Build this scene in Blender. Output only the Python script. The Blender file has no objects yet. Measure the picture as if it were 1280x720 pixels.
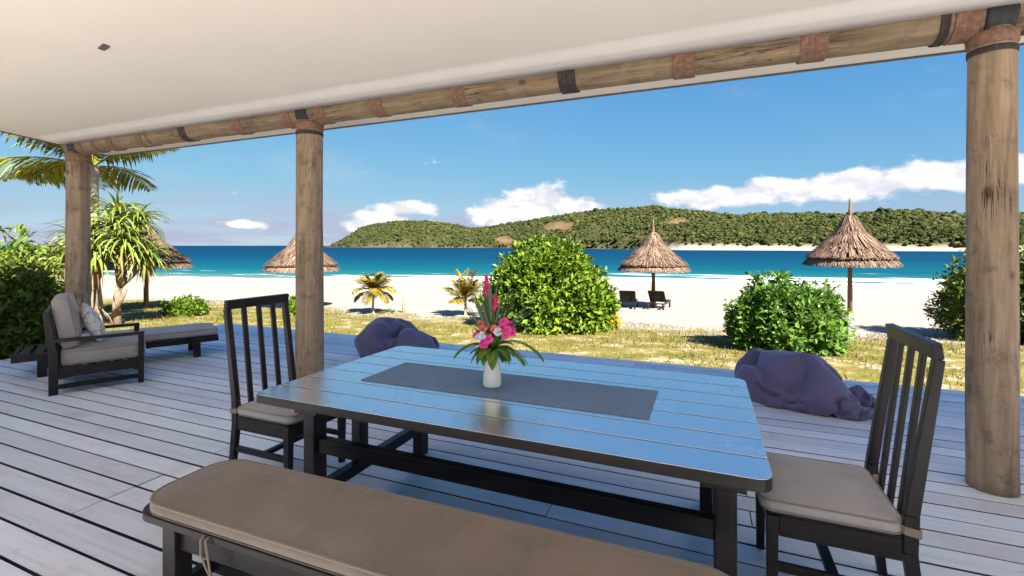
import bpy, bmesh, math, random
import numpy as np
from mathutils import Vector, Matrix
from mathutils import noise as mnoise

R = math.radians
PI = math.pi
random.seed(7)
rng = np.random.default_rng(11)
scene = bpy.context.scene
C = scene.collection

# ---------------------------------------------------------------- camera
cam_data = bpy.data.cameras.new('camera')
cam = bpy.data.objects.new('camera', cam_data)
C.objects.link(cam)
cam.location = (0, 0, 1.5)
cam.rotation_euler = (R(90), 0, R(22.5))
cam_data.sensor_width = 36
cam_data.lens = 587 / 1280 * 36
cam_data.shift_y = -53 / 1280
cam_data.clip_start = 0.05
cam_data.clip_end = 60000
scene.camera = cam

# ---------------------------------------------------------------- view
scene.view_settings.view_transform = 'Standard'
scene.view_settings.look = 'None'
scene.view_settings.gamma = 1
scene.view_settings.use_curve_mapping = False
scene.view_settings.exposure = 2.25
scene.cycles.max_bounces = 10
scene.cycles.diffuse_bounces = 6
scene.cycles.transparent_max_bounces = 12

# ---------------------------------------------------------------- sun + sky
SUN_TRAVEL = Vector((-0.90, 0.66, -1.0)).normalized()
to_sun = -SUN_TRAVEL
sun_el = math.asin(to_sun.z)
sun_az = math.atan2(to_sun.x, to_sun.y)          # clockwise from +Y
sd = bpy.data.lights.new('sun', 'SUN')
sd.energy = 5.0
sd.angle = R(0.53)
sd.color = (1.0, 0.93, 0.82)
so = bpy.data.objects.new('sun', sd)
C.objects.link(so)
so.location = (20, -15, 25)
so.rotation_euler = SUN_TRAVEL.to_track_quat('-Z', 'Y').to_euler()

world = bpy.data.worlds.new('World')
scene.world = world
world.use_nodes = True


def build_world():
    nt = world.node_tree
    N = nt.nodes
    L = nt.links
    N.clear()

    def new(t, **kw):
        n = N.new(t)
        for k, v in kw.items():
            setattr(n, k, v)
        return n

    def math_(op, a, b=None, c=None, clamp=False):
        n = new('ShaderNodeMath', operation=op, use_clamp=clamp)
        for i, v in enumerate((a, b, c)):
            if v is None:
                continue
            if isinstance(v, (int, float)):
                n.inputs[i].default_value = v
            else:
                L.new(v, n.inputs[i])
        return n.outputs[0]

    def sstep(x, lo, hi):
        n = new('ShaderNodeMapRange', interpolation_type='SMOOTHSTEP')
        L.new(x, n.inputs[0])
        n.inputs[1].default_value = lo
        n.inputs[2].default_value = hi
        return n.outputs[0]

    sky = new('ShaderNodeTexSky', sky_type='NISHITA')
    sky.sun_disc = False
    sky.sun_elevation = sun_el
    sky.sun_rotation = sun_az
    sky.air_density = 0.9
    sky.dust_density = 0.0
    sky.ozone_density = 2.2
    sky.altitude = 0
    # soft shoulder on the sky's brightness, the same for every direction
    ss = new('ShaderNodeSeparateColor')
    L.new(sky.outputs[0], ss.inputs[0])
    hs = new('ShaderNodeCombineColor')
    for i, (a, b) in enumerate(((4.7, 11.5), (3.85, 3.6), (3.7, 0.8))):
        c = ss.outputs[i]
        L.new(math_('DIVIDE', math_('MULTIPLY', c, a), math_('ADD', c, b)), hs.inputs[i])

    tc = new('ShaderNodeTexCoord')
    sep = new('ShaderNodeSeparateXYZ')
    L.new(tc.outputs['Generated'], sep.inputs[0])
    az = math_('MULTIPLY', math_('ARCTAN2', sep.outputs[0], sep.outputs[1]), 180 / PI)
    el = math_('MULTIPLY', math_('ARCSINE', sep.outputs[2]), 180 / PI)

    def fbm(scale, ax=1.0, ay=1.9, off=(0, 0, 0), detail=7, rough=0.55):
        cb = new('ShaderNodeCombineXYZ')
        L.new(math_('MULTIPLY_ADD', az, ax, off[0]), cb.inputs[0])
        L.new(math_('MULTIPLY_ADD', el, ay, off[1]), cb.inputs[1])
        cb.inputs[2].default_value = off[2]
        n = new('ShaderNodeTexNoise')
        n.inputs['Scale'].default_value = scale
        n.inputs['Detail'].default_value = detail
        n.inputs['Roughness'].default_value = rough
        L.new(cb.outputs[0], n.inputs['Vector'])
        return n.outputs['Fac']

    def blob(a0, e0, sa, se):
        da = math_('DIVIDE', math_('SUBTRACT', az, a0), sa)
        de = math_('DIVIDE', math_('SUBTRACT', el, e0), se)
        q = math_('ADD', math_('MULTIPLY', da, da), math_('MULTIPLY', de, de))
        return math_('EXPONENT', math_('MULTIPLY', q, -1.0))

    # cumulus: a bank that stands low over the horizon all the way round, plus the cells seen over the bay
    puff = fbm(0.26, 1.0, 1.7)
    puff_s = fbm(0.26, 1.0, 1.7, off=(0.9, 1.7, 0))
    cells = [(-20.5, 3.6, 6.5, 2.0), (-20.0, 5.2, 3.8, 2.3), (-24.5, 4.2, 3.0, 1.6), (-15.0, 4.2, 3.6, 1.8),
             (-35.5, 4.4, 3.6, 0.9), (-38.0, 2.6, 4.6, 1.3), (-52.0, 2.3, 2.0, 0.6), (1.5, 5.3, 6.5, 1.25),
             (12.0, 5.9, 9.5, 1.45), (21.0, 6.4, 6.5, 1.5), (40.0, 6.0, 12.0, 1.5), (70.0, 5.0, 9.0, 2.2),
             (100.0, 6.0, 10.0, 2.0), (140.0, 5.0, 12.0, 2.2), (-150.0, 5.5, 12.0, 2.2), (-110.0, 5.0, 10.0, 2.0)]
    tot = None
    for c in cells:
        b = blob(*c)
        tot = b if tot is None else math_('MAXIMUM', tot, b)
    field = math_('ADD', tot, math_('MULTIPLY', math_('SUBTRACT', puff, 0.5), 1.5))
    cum = sstep(field, 0.26, 0.58)
    # soft grey-lilac bank close to the horizon
    band = math_('MULTIPLY', sstep(el, 7.5, 1.5), sstep(fbm(0.13, 0.55, 3.2, off=(20, 3, 4), detail=5), 0.38, 0.60))
    band = math_('MULTIPLY', band, 0.9)
    # thin high wisps
    wis = math_('MULTIPLY', sstep(fbm(0.055, 1.0, 2.6, off=(3, 9, 1), detail=6, rough=0.6), 0.54, 0.76), 0.22)
    wis = math_('MULTIPLY', wis, sstep(el, 3.0, 9.0))

    lit = sstep(math_('SUBTRACT', puff, puff_s), -0.13, 0.12)
    topness = sstep(field, 0.4, 1.1)
    lit = math_('MULTIPLY', math_('ADD', math_('MULTIPLY', lit, 0.65), math_('MULTIPLY', topness, 0.35)), 1.0)
    cc = new('ShaderNodeMix', data_type='RGBA')
    L.new(lit, cc.inputs[0])
    cc.inputs[6].default_value = (3.2, 3.3, 3.75, 1)
    cc.inputs[7].default_value = (5.2, 5.05, 4.9, 1)

    m0 = new('ShaderNodeMix', data_type='RGBA')
    L.new(wis, m0.inputs[0])
    L.new(hs.outputs[0], m0.inputs[6])
    m0.inputs[7].default_value = (3.0, 3.2, 3.6, 1)
    m1 = new('ShaderNodeMix', data_type='RGBA')
    L.new(band, m1.inputs[0])
    L.new(m0.outputs[2], m1.inputs[6])
    m1.inputs[7].default_value = (2.0, 2.15, 2.9, 1)
    m2 = new('ShaderNodeMix', data_type='RGBA')
    L.new(cum, m2.inputs[0])
    L.new(m1.outputs[2], m2.inputs[6])
    L.new(cc.outputs[2], m2.inputs[7])
    bg = new('ShaderNodeBackground')
    bg.inputs['Strength'].default_value = 0.05
    L.new(m2.outputs[2], bg.inputs['Color'])
    out = new('ShaderNodeOutputWorld')
    L.new(bg.outputs[0], out.inputs['Surface'])


build_world()

# ================================================================ materials
MATS = {}


class NT:
    """small helper round a material's node tree"""

    def __init__(self, name):
        self.m = bpy.data.materials.new(name)
        self.m.use_nodes = True
        self.nt = self.m.node_tree
        self.N = self.nt.nodes
        self.L = self.nt.links
        self.bsdf = self.N['Principled BSDF']
        self.out = self.N['Material Output']
        MATS[name] = self.m

    def new(self, t, **kw):
        n = self.N.new(t)
        for k, v in kw.items():
            setattr(n, k, v)
        return n

    def link(self, a, b):
        self.L.new(a, b)

    def setv(self, node, sock, v):
        s = node.inputs[sock]
        if hasattr(v, 'is_output'):
            self.L.new(v, s)
        else:
            s.default_value = v

    def math(self, op, a, b=None, c=None, clamp=False):
        n = self.new('ShaderNodeMath', operation=op, use_clamp=clamp)
        for i, v in enumerate((a, b, c)):
            if v is not None:
                self.setv(n, i, v)
        return n.outputs[0]

    def coords(self, kind='Object', scale=(1, 1, 1), loc=(0, 0, 0), rnd=0.0):
        if kind == 'World':
            v = self.new('ShaderNodeNewGeometry').outputs['Position']
        else:
            v = self.new('ShaderNodeTexCoord').outputs[kind]
        if rnd:
            oi = self.new('ShaderNodeObjectInfo')
            cb = self.new('ShaderNodeCombineXYZ')
            r = oi.outputs['Random']
            self.link(self.math('MULTIPLY', r, rnd), cb.inputs[0])
            self.link(self.math('MULTIPLY', r, rnd * 1.7), cb.inputs[1])
            self.link(self.math('MULTIPLY', r, rnd * 0.6), cb.inputs[2])
            ad = self.new('ShaderNodeVectorMath', operation='ADD')
            self.link(v, ad.inputs[0])
            self.link(cb.outputs[0], ad.inputs[1])
            v = ad.outputs[0]
        mp = self.new('ShaderNodeMapping')
        self.link(v, mp.inputs[0])
        mp.inputs['Scale'].default_value = scale
        mp.inputs['Location'].default_value = loc
        return mp.outputs[0]

    def noise(self, vec, scale, detail=5, rough=0.55, dist=0.0):
        n = self.new('ShaderNodeTexNoise')
        n.inputs['Scale'].default_value = scale
        n.inputs['Detail'].default_value = detail
        n.inputs['Roughness'].default_value = rough
        n.inputs['Distortion'].default_value = dist
        self.link(vec, n.inputs['Vector'])
        return n.outputs['Fac']

    def ramp(self, fac, stops, interp='LINEAR'):
        n = self.new('ShaderNodeValToRGB')
        cr = n.color_ramp
        cr.interpolation = interp
        while len(cr.elements) < len(stops):
            cr.elements.new(0.5)
        for e, (p, c) in zip(cr.elements, stops):
            e.position = p
            e.color = (c[0], c[1], c[2], 1) if not isinstance(c, float) else (c, c, c, 1)
        self.link(fac, n.inputs[0])
        return n.outputs[0]

    def mix(self, fac, a, b, blend='MIX'):
        n = self.new('ShaderNodeMix', data_type='RGBA', blend_type=blend)
        self.setv(n, 0, fac)
        for i, v in ((6, a), (7, b)):
            if isinstance(v, tuple):
                v = (v[0], v[1], v[2], 1)
            self.setv(n, i, v)
        return n.outputs[2]

    def sstep(self, x, lo, hi):
        n = self.new('ShaderNodeMapRange', interpolation_type='SMOOTHSTEP')
        self.setv(n, 0, x)
        n.inputs[1].default_value = lo
        n.inputs[2].default_value = hi
        return n.outputs[0]

    def bump(self, h, strength=0.3, dist=0.01, normal=None):
        n = self.new('ShaderNodeBump')
        n.inputs['Strength'].default_value = strength
        n.inputs['Distance'].default_value = dist
        self.link(h, n.inputs['Height'])
        if normal is not None:
            self.link(normal, n.inputs['Normal'])
        return n.outputs[0]

    def fin(self, color=None, rough=None, normal=None, spec=None, ior=None):
        b = self.bsdf
        if color is not None:
            if isinstance(color, tuple):
                color = (color[0], color[1], color[2], 1)
            self.setv(b, 'Base Color', color)
        if rough is not None:
            self.setv(b, 'Roughness', rough)
        if normal is not None:
            self.link(normal, b.inputs['Normal'])
        if spec is not None:
            b.inputs['Specular IOR Level'].default_value = spec
        if ior is not None:
            b.inputs['IOR'].default_value = ior
        return self.m


def mat_deck():
    t = NT('deck_plank_wood')
    v = t.coords('Object', (1, 1, 1), rnd=40)
    vg = t.coords('Object', (1.1, 22, 22), rnd=40)
    grain = t.noise(vg, 1.6, 6, 0.65, 0.3)
    blot = t.noise(v, 2.3, 6, 0.6)
    fine = t.noise(v, 38, 3, 0.6)
    oi = t.new('ShaderNodeObjectInfo').outputs['Random']
    c = t.ramp(grain, [(0.22, (0.49, 0.515, 0.565)), (0.5, (0.655, 0.685, 0.735)), (0.78, (0.725, 0.755, 0.80))])
    c = t.mix(t.math('MULTIPLY', t.sstep(blot, 0.5, 0.72), 0.6), c, (0.56, 0.46, 0.45))
    c = t.mix(t.math('MULTIPLY', t.sstep(fine, 0.66, 0.78), 0.35), c, (0.16, 0.13, 0.12))
    scuff = t.sstep(t.noise(t.coords('Object', (1, 2.5, 1), rnd=90), 5.5, 6, 0.7), 0.62, 0.72)
    c = t.mix(t.math('MULTIPLY', scuff, 0.45), c, (0.25, 0.235, 0.25))
    val = t.new('ShaderNodeHueSaturation')
    t.link(c, val.inputs['Color'])
    t.link(t.math('MULTIPLY_ADD', oi, 0.26, 0.86), val.inputs['Value'])
    rough = t.math('MULTIPLY_ADD', blot, 0.3, 0.34)
    bmp = t.bump(t.math('ADD', grain, t.math('MULTIPLY', fine, 0.4)), 0.28, 0.004)
    return t.fin(val.outputs[0], rough, bmp, spec=0.45)


def mat_dark_wood(name, base=(0.018, 0.011, 0.009), hi=(0.05, 0.03, 0.022), rough=0.36, ior=1.5, axis=(2, 26, 26)):
    t = NT(name)
    vg = t.coords('Object', axis, rnd=9)
    g = t.noise(vg, 1.4, 6, 0.65, 0.4)
    v = t.coords('Object', (1, 1, 1), rnd=9)
    w = t.noise(v, 7, 5, 0.6)
    c = t.ramp(g, [(0.3, base), (0.75, hi)])
    r = t.math('MULTIPLY_ADD', w, 0.16, rough - 0.08)
    return t.fin(c, r, t.bump(g, 0.10, 0.002), ior=ior, spec=0.3)


def mat_table_top():
    t = NT('table_top_varnish')
    vg = t.coords('Object', (1.5, 30, 30), rnd=9)
    g = t.noise(vg, 1.4, 6, 0.65, 0.4)
    v = t.coords('Object', (1, 1, 1), rnd=9)
    w = t.noise(v, 5, 6, 0.65)
    c = t.ramp(g, [(0.3, (0.19, 0.205, 0.23)), (0.75, (0.27, 0.285, 0.31))])  # pale blue-grey base: sky haze painted into the colour of dark wood
    r = t.math('MULTIPLY_ADD', w, 0.16, 0.12)
    nb = t.bump(g, 0.03, 0.002)
    t.fin(c, r, nb, ior=1.6)
    gl = t.new('ShaderNodeBsdfGlossy')
    gl.inputs['Color'].default_value = (1.0, 0.98, 0.94, 1)
    t.link(t.math('MULTIPLY_ADD', w, 0.22, 0.13), gl.inputs['Roughness'])
    t.link(nb, gl.inputs['Normal'])
    lw = t.new('ShaderNodeFresnel')
    lw.inputs['IOR'].default_value = 4.5
    mx = t.new('ShaderNodeMixShader')
    t.link(t.math('MULTIPLY_ADD', lw.outputs[0], 0.6, 0.55, clamp=True), mx.inputs[0])
    t.link(t.bsdf.outputs[0], mx.inputs[1])
    t.link(gl.outputs[0], mx.inputs[2])
    t.link(mx.outputs[0], t.out.inputs['Surface'])
    return t.m


def mat_log(name, light=(0.40, 0.29, 0.17), dark=(0.16, 0.105, 0.06), axis='z'):
    t = NT(name)
    sc = (9, 9, 0.8) if axis == 'z' else (0.8, 9, 9)
    vg = t.coords('Object', sc, rnd=13)
    v = t.coords('Object', (1, 1, 1), rnd=13)
    g = t.noise(vg, 2.2, 8, 0.65, 0.5)
    b = t.noise(v, 3.1, 5, 0.6)
    cr = t.noise(t.coords('Object', (34, 34, 1.1) if axis == 'z' else (1.1, 34, 34), rnd=31), 1.0, 4, 0.6, 0.6)
    crack = t.sstep(t.math('ABSOLUTE', t.math('SUBTRACT', cr, 0.5)), 0.022, 0.004)
    crack = t.math('MULTIPLY', crack, t.sstep(t.noise(v, 1.7, 3, 0.5), 0.48, 0.6))
    vor = t.new('ShaderNodeTexVoronoi')
    t.link(t.coords('Object', (3, 3, 2.0) if axis == 'z' else (2.0, 3, 3), rnd=17), vor.inputs['Vector'])
    vor.inputs['Scale'].default_value = 1.25
    knot = t.sstep(t.math('ADD', vor.outputs['Distance'], t.math('MULTIPLY', b, 0.08)), 0.17, 0.09)
    c = t.ramp(g, [(0.25, dark), (0.5, tuple(0.5 * (a + q) for a, q in zip(light, dark))), (0.72, light)])
    c = t.mix(t.math('MULTIPLY', t.sstep(b, 0.48, 0.72), 0.6), c, (0.30, 0.245, 0.16))
    c = t.mix(t.math('MULTIPLY', t.sstep(t.noise(v, 6.5, 6, 0.7), 0.5, 0.68), 0.7), c, (0.13, 0.088, 0.06))
    c = t.mix(t.math('MULTIPLY', knot, 0.85), c, (0.07, 0.035, 0.02))
    c = t.mix(t.math('MULTIPLY', crack, 0.9), c, (0.02, 0.013, 0.008))
    hgt = t.math('SUBTRACT', t.math('ADD', g, t.math('MULTIPLY', b, 0.4)), t.math('MULTIPLY', crack, 1.2))
    return t.fin(c, 0.72, t.bump(hgt, 0.45, 0.006), spec=0.3)


def mat_simple(name, col, rough=0.6, var=0.15, scale=12, bump=0.1, bdist=0.003, spec=0.4, rnd=5):
    t = NT(name)
    v = t.coords('Object', (1, 1, 1), rnd=rnd)
    n = t.noise(v, scale, 6, 0.62)
    lo = tuple(c * (1 - var) for c in col)
    hi = tuple(min(1, c * (1 + var)) for c in col)
    c = t.ramp(n, [(0.3, lo), (0.7, hi)])
    return t.fin(c, rough, t.bump(n, bump, bdist), spec=spec)


def mat_fabric(name, col, rough=0.85, var=0.12, weave=420, sheen=0.25):
    t = NT(name)
    v = t.coords('Object', (1, 1, 1), rnd=5)
    n = t.noise(v, 3.5, 6, 0.6)
    f = t.noise(v, 150, 2, 0.6)
    lo = tuple(c * (1 - var) for c in col)
    hi = tuple(min(1, c * (1 + var)) for c in col)
    c = t.ramp(n, [(0.3, lo), (0.7, hi)])
    c = t.mix(t.math('MULTIPLY', f, 0.35), c, tuple(x * 0.6 for x in col))
    wx = t.new('ShaderNodeTexWave', wave_type='BANDS', bands_direction='X')
    wx.inputs['Scale'].default_value = weave / 6
    t.link(v, wx.inputs['Vector'])
    wy = t.new('ShaderNodeTexWave', wave_type='BANDS', bands_direction='Y')
    wy.inputs['Scale'].default_value = weave / 6
    t.link(v, wy.inputs['Vector'])
    h = t.math('ADD', wx.outputs['Fac'], wy.outputs['Fac'])
    wr = t.noise(t.coords('Object', (1, 1, 1.6), rnd=5), 6.0, 4, 0.5, 1.4)
    big = t.bump(t.math('ADD', n, t.math('MULTIPLY', wr, 0.8)), 0.45, 0.02)
    t.fin(c, rough, t.bump(h, 0.12, 0.001, big), spec=0.25)
    t.bsdf.inputs['Sheen Weight'].default_value = sheen
    return t.m


def mat_pillow():
    t = NT('pillow_print')
    v = t.coords('Object', (1, 1, 1))
    vor = t.new('ShaderNodeTexVoronoi', feature='DISTANCE_TO_EDGE')
    vor.inputs['Scale'].default_value = 17
    t.link(v, vor.inputs['Vector'])
    n = t.noise(v, 9, 3, 0.6, 1.0)
    m = t.math('MULTIPLY', t.sstep(vor.outputs['Distance'], 0.10, 0.02), t.sstep(n, 0.40, 0.55))
    c = t.mix(m, (0.62, 0.60, 0.58), (0.20, 0.14, 0.10))
    return t.fin(c, 0.9)


def mat_leaf(name, dark, light, tip=None, rough=0.55, trans=0.3, spec=0.22):
    t = NT(name)
    geo = t.new('ShaderNodeNewGeometry')
    r = geo.outputs['Random Per Island']
    v = t.coords('Object')
    n = t.noise(v, 1.3, 4, 0.6)
    f = t.math('ADD', t.math('MULTIPLY', r, 0.65), t.math('MULTIPLY', n, 0.45))
    stops = [(0.22, dark), (0.78, light)]
    if tip:
        stops.append((0.95, tip))
    c = t.ramp(f, stops)
    t.fin(c, rough, spec=spec)
    if trans:
        tr = t.new('ShaderNodeBsdfTranslucent')
        cc = t.mix(0.5, c, light)
        t.link(cc, tr.inputs['Color'])
        mx = t.new('ShaderNodeMixShader')
        mx.inputs[0].default_value = trans
        t.link(t.bsdf.outputs[0], mx.inputs[1])
        t.link(tr.outputs[0], mx.inputs[2])
        t.link(mx.outputs[0], t.out.inputs['Surface'])
    return t.m


def mat_ground():
    t = NT('sand_and_lawn')
    p = t.coords('World')
    sep = t.new('ShaderNodeSeparateXYZ')
    t.link(p, sep.inputs[0])
    big = t.noise(p, 0.35, 6, 0.6)
    mid = t.noise(p, 1.6, 6, 0.65)
    fine = t.noise(p, 9, 5, 0.7)
    grit = t.noise(p, 60, 3, 0.7)
    # lawn lies between the deck and Y = 13.5
    edge = t.math('ADD', sep.outputs[1], t.math('MULTIPLY', t.math('SUBTRACT', big, 0.5), -7.0))
    edge = t.math('ADD', edge, t.math('MULTIPLY', t.math('SUBTRACT', mid, 0.5), -2.5))
    lawn = t.math('MULTIPLY', t.sstep(edge, 14.4, 12.4), t.sstep(sep.outputs[1], 1.0, 4.0))
    bare = t.sstep(t.math('ADD', t.math('MULTIPLY', mid, 0.7), t.math('MULTIPLY', fine, 0.4)), 0.57, 0.66)
    sand = t.ramp(t.math('ADD', t.math('MULTIPLY', fine, 0.5), t.math('MULTIPLY', mid, 0.5)),
                  [(0.3, (0.215, 0.192, 0.168)), (0.7, (0.285, 0.257, 0.228))])
    sand = t.mix(t.math('MULTIPLY', t.sstep(grit, 0.55, 0.8), 0.3), sand, (0.26, 0.205, 0.145))
    grass = t.ramp(t.math('ADD', t.math('MULTIPLY', mid, 0.55), t.math('MULTIPLY', fine, 0.45)),
                   [(0.36, (0.050, 0.068, 0.012)), (0.5, (0.135, 0.112, 0.025)), (0.66, (0.24, 0.175, 0.060))])
    grass = t.mix(t.math('MULTIPLY', bare, 0.85), grass, (0.29, 0.245, 0.185))
    c = t.mix(lawn, sand, grass)
    # damp sand close to the water
    wet = t.sstep(sep.outputs[2], -1.50, -1.74)
    c = t.mix(t.math('MULTIPLY', wet, 0.75), c, (0.36, 0.31, 0.24))
    h = t.math('ADD', t.math('MULTIPLY', mid, 1.0), t.math('MULTIPLY', fine, 0.35))
    rough = t.math('MULTIPLY_ADD', wet, -0.45, 0.92)
    return t.fin(c, rough, t.bump(h, 0.6, 0.12), spec=0.2)


def mat_sea():
    t = NT('sea_water')
    p = t.coords('World')
    sep = t.new('ShaderNodeSeparateXYZ')
    t.link(p, sep.inputs[0])
    s = t.math('ADD', t.math('MULTIPLY', sep.outputs[0], -0.25), t.math('MULTIPLY', sep.outputs[1], 0.97))
    x2 = t.math('MULTIPLY', sep.outputs[0], sep.outputs[0])
    wob = t.noise(t.coords('World', (0.02, 0.05, 0.05)), 1.0, 4, 0.6)
    sw = t.math('ADD', s, t.math('MULTIPLY', t.math('SUBTRACT', wob, 0.5), 26))
    lg = t.math('LOGARITHM', t.math('MAXIMUM', t.math('SUBTRACT', sw, 36), 1.0), 10.0)
    c = t.ramp(t.math('DIVIDE', lg, 3.2),
               [(0.24, (0.13, 0.14, 0.115)), (0.36, (0.010, 0.088, 0.100)), (0.46, (0.001, 0.055, 0.084)),
                (0.60, (0.0003, 0.030, 0.068)), (0.80, (0.0002, 0.021, 0.054))])
    patch = t.noise(t.coords('World', (0.006, 0.02, 0.02)), 1.0, 5, 0.6)
    c = t.mix(t.math('MULTIPLY', t.sstep(patch, 0.5, 0.72), 0.5), c, (0.0005, 0.018, 0.055))
    # surf
    w1 = t.new('ShaderNodeTexNoise')
    t.link(t.coords('World', (0.045, 0.38, 0.3), ), w1.inputs['Vector'])
    w1.inputs['Scale'].default_value = 1.0
    w1.inputs['Detail'].default_value = 6
    w1.inputs['Roughness'].default_value = 0.6
    near = t.sstep(s, 66, 42)
    foam = t.sstep(t.math('ADD', w1.outputs['Fac'], t.math('MULTIPLY', near, 0.24)), 0.70, 0.78)
    foam = t.math('MULTIPLY', foam, t.sstep(s, 75, 60))
    c = t.mix(foam, c, (0.78, 0.80, 0.80))
    caps = t.sstep(t.noise(t.coords('World', (0.05, 0.22, 0.2)), 1.0, 3, 0.5), 0.755, 0.79)
    c = t.mix(t.math('MULTIPLY', caps, 0.6), c, (0.5, 0.6, 0.65))
    h = t.math('ADD', t.noise(t.coords('World', (0.25, 0.8, 0.5)), 1.0, 5, 0.6), t.math('MULTIPLY', t.noise(p, 2.4, 3, 0.5), 0.3))
    nb = t.bump(h, 0.5, 0.35)
    df = t.new('ShaderNodeBsdfDiffuse')
    t.link(c, df.inputs['Color'])
    t.link(nb, df.inputs['Normal'])
    gl = t.new('ShaderNodeBsdfGlossy')
    gl.inputs['Roughness'].default_value = 0.3
    t.link(nb, gl.inputs['Normal'])
    mx = t.new('ShaderNodeMixShader')
    mx.inputs[0].default_value = 0.035
    t.link(df.outputs[0], mx.inputs[1])
    t.link(gl.outputs[0], mx.inputs[2])
    t.link(mx.outputs[0], t.out.inputs['Surface'])
    return t.m


def mat_hill():
    t = NT('hill_ground')
    p = t.coords('World')
    n = t.noise(p, 0.022, 6, 0.62)
    f = t.noise(p, 0.12, 5, 0.65)
    z = t.new('ShaderNodeSeparateXYZ')
    t.link(p, z.inputs[0])
    c = t.ramp(f, [(0.3, (0.020, 0.026, 0.009)), (0.5, (0.042, 0.044, 0.015)), (0.7, (0.075, 0.062, 0.026))])
    att = t.new('ShaderNodeAttribute', attribute_name='bare')
    c = t.mix(t.math('MULTIPLY', att.outputs['Fac'], t.sstep(f, 0.25, 0.5)), c, (0.155, 0.092, 0.045))
    sh = t.new('ShaderNodeAttribute', attribute_name='shore')
    c = t.mix(sh.outputs['Fac'], c, (0.34, 0.30, 0.24))
    return t.fin(c, 0.95, t.bump(f, 0.6, 2.0), spec=0.1)


def mat_ceiling():
    t = NT('ceiling_board_paint')
    v = t.coords('Object')
    n = t.noise(v, 0.9, 5, 0.6)
    f = t.noise(t.coords('Object', (3, 40, 3)), 1.0, 4, 0.6)
    c = t.ramp(n, [(0.3, (0.71, 0.625, 0.535)), (0.7, (0.75, 0.665, 0.575))])
    c = t.mix(t.math('MULTIPLY', f, 0.18), c, (0.62, 0.54, 0.455))
    return t.fin(c, 0.6, t.bump(n, 0.1, 0.01), spec=0.3)


def mat_thatch():
    t = NT('thatch_straw')
    geo = t.new('ShaderNodeNewGeometry')
    v = t.coords('Object')
    n = t.noise(v, 4, 5, 0.6)
    f = t.math('ADD', t.math('MULTIPLY', geo.outputs['Random Per Island'], 0.6), t.math('MULTIPLY', n, 0.4))
    c = t.ramp(f, [(0.2, (0.055, 0.034, 0.024)), (0.5, (0.145, 0.095, 0.068)), (0.85, (0.25, 0.175, 0.13))])
    return t.fin(c, 0.9, spec=0.15)


def mat_rope(name, a, b):
    t = NT(name)
    v = t.coords('Object')
    n = t.noise(v, 26, 5, 0.65)
    c = t.ramp(n, [(0.3, a), (0.7, b)])
    return t.fin(c, 0.9, t.bump(n, 0.3, 0.003), spec=0.15)


mat_deck()
mat_dark_wood('dark_stained_wood', (0.007, 0.005, 0.005), (0.022, 0.015, 0.014), ior=1.4)
mat_dark_wood('dark_stained_wood_upright', (0.007, 0.005, 0.006), (0.024, 0.016, 0.016), ior=1.42, axis=(26, 26, 2))
mat_table_top()
mat_log('post_log', (0.44, 0.315, 0.205), (0.15, 0.095, 0.06))
mat_log('beam_log', (0.34, 0.235, 0.13), (0.085, 0.06, 0.038), axis='x')
mat_ceiling()
mat_simple('white_trim_paint', (0.69, 0.625, 0.555), 0.55, 0.03, 3, 0.02)
mat_simple('fascia_dark', (0.10, 0.085, 0.08), 0.5, 0.2, 9)
mat_simple('plank_gap_shade', (0.045, 0.034, 0.03), 0.9, 0.25, 6)
mat_simple('joist_timber', (0.05, 0.04, 0.035), 0.9, 0.2, 6)
mat_fabric('bench_cushion_cloth', (0.185, 0.137, 0.102), var=0.2)
mat_fabric('chair_cushion_cloth', (0.33, 0.30, 0.285), var=0.18)
mat_fabric('cushion_side_cloth', (0.22, 0.165, 0.12))
mat_fabric('cushion_piping_cloth', (0.10, 0.065, 0.045), sheen=0.1)
mat_fabric('armchair_cushion_cloth', (0.30, 0.265, 0.25))
mat_fabric('lounger_cushion_cloth', (0.34, 0.31, 0.31))
mat_fabric('beanbag_cloth', (0.12, 0.103, 0.20), rough=0.6, sheen=0.3)
mat_fabric('runner_cloth', (0.13, 0.185, 0.28), rough=0.6, sheen=0.0)
mat_pillow()
mat_rope('lashing_brown', (0.13, 0.070, 0.045), (0.28, 0.165, 0.11))
mat_rope('lashing_dark', (0.030, 0.024, 0.026), (0.085, 0.062, 0.058))
mat_simple('strap_black', (0.018, 0.016, 0.018), 0.6, 0.2)
mat_ground()
mat_sea()
mat_hill()
mat_thatch()
mat_simple('umbrella_pole_wood', (0.13, 0.075, 0.045), 0.8, 0.25, 8, 0.3)
mat_simple('bark', (0.17, 0.125, 0.085), 0.9, 0.35, 14, 0.6, 0.02)
mat_simple('palm_bark', (0.33, 0.26, 0.19), 0.9, 0.3, 10, 0.5, 0.02)
mat_simple('white_ceramic', (0.80, 0.77, 0.70), 0.22, 0.03, 4, 0.02)
mat_simple('rock', (0.022, 0.021, 0.02), 0.9, 0.35, 6, 0.8, 0.05)
mat_simple('steel_screw', (0.10, 0.085, 0.08), 0.5, 0.2)
mat_leaf('leaf_big_bush', (0.025, 0.062, 0.006), (0.135, 0.215, 0.014), (0.28, 0.32, 0.03))
mat_leaf('leaf_round_bush', (0.020, 0.068, 0.008), (0.115, 0.22, 0.030), (0.26, 0.34, 0.09))
mat_leaf('leaf_dark_bush', (0.035, 0.065, 0.010), (0.16, 0.20, 0.03), (0.34, 0.24, 0.06))
mat_leaf('leaf_pandanus', (0.075, 0.12, 0.02), (0.25, 0.29, 0.06), (0.48, 0.42, 0.16))
mat_leaf('leaf_palm', (0.075, 0.11, 0.012), (0.28, 0.26, 0.03), (0.45, 0.33, 0.05))
mat_leaf('leaf_young_palm', (0.11, 0.11, 0.012), (0.36, 0.27, 0.03), (0.50, 0.34, 0.06))
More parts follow.
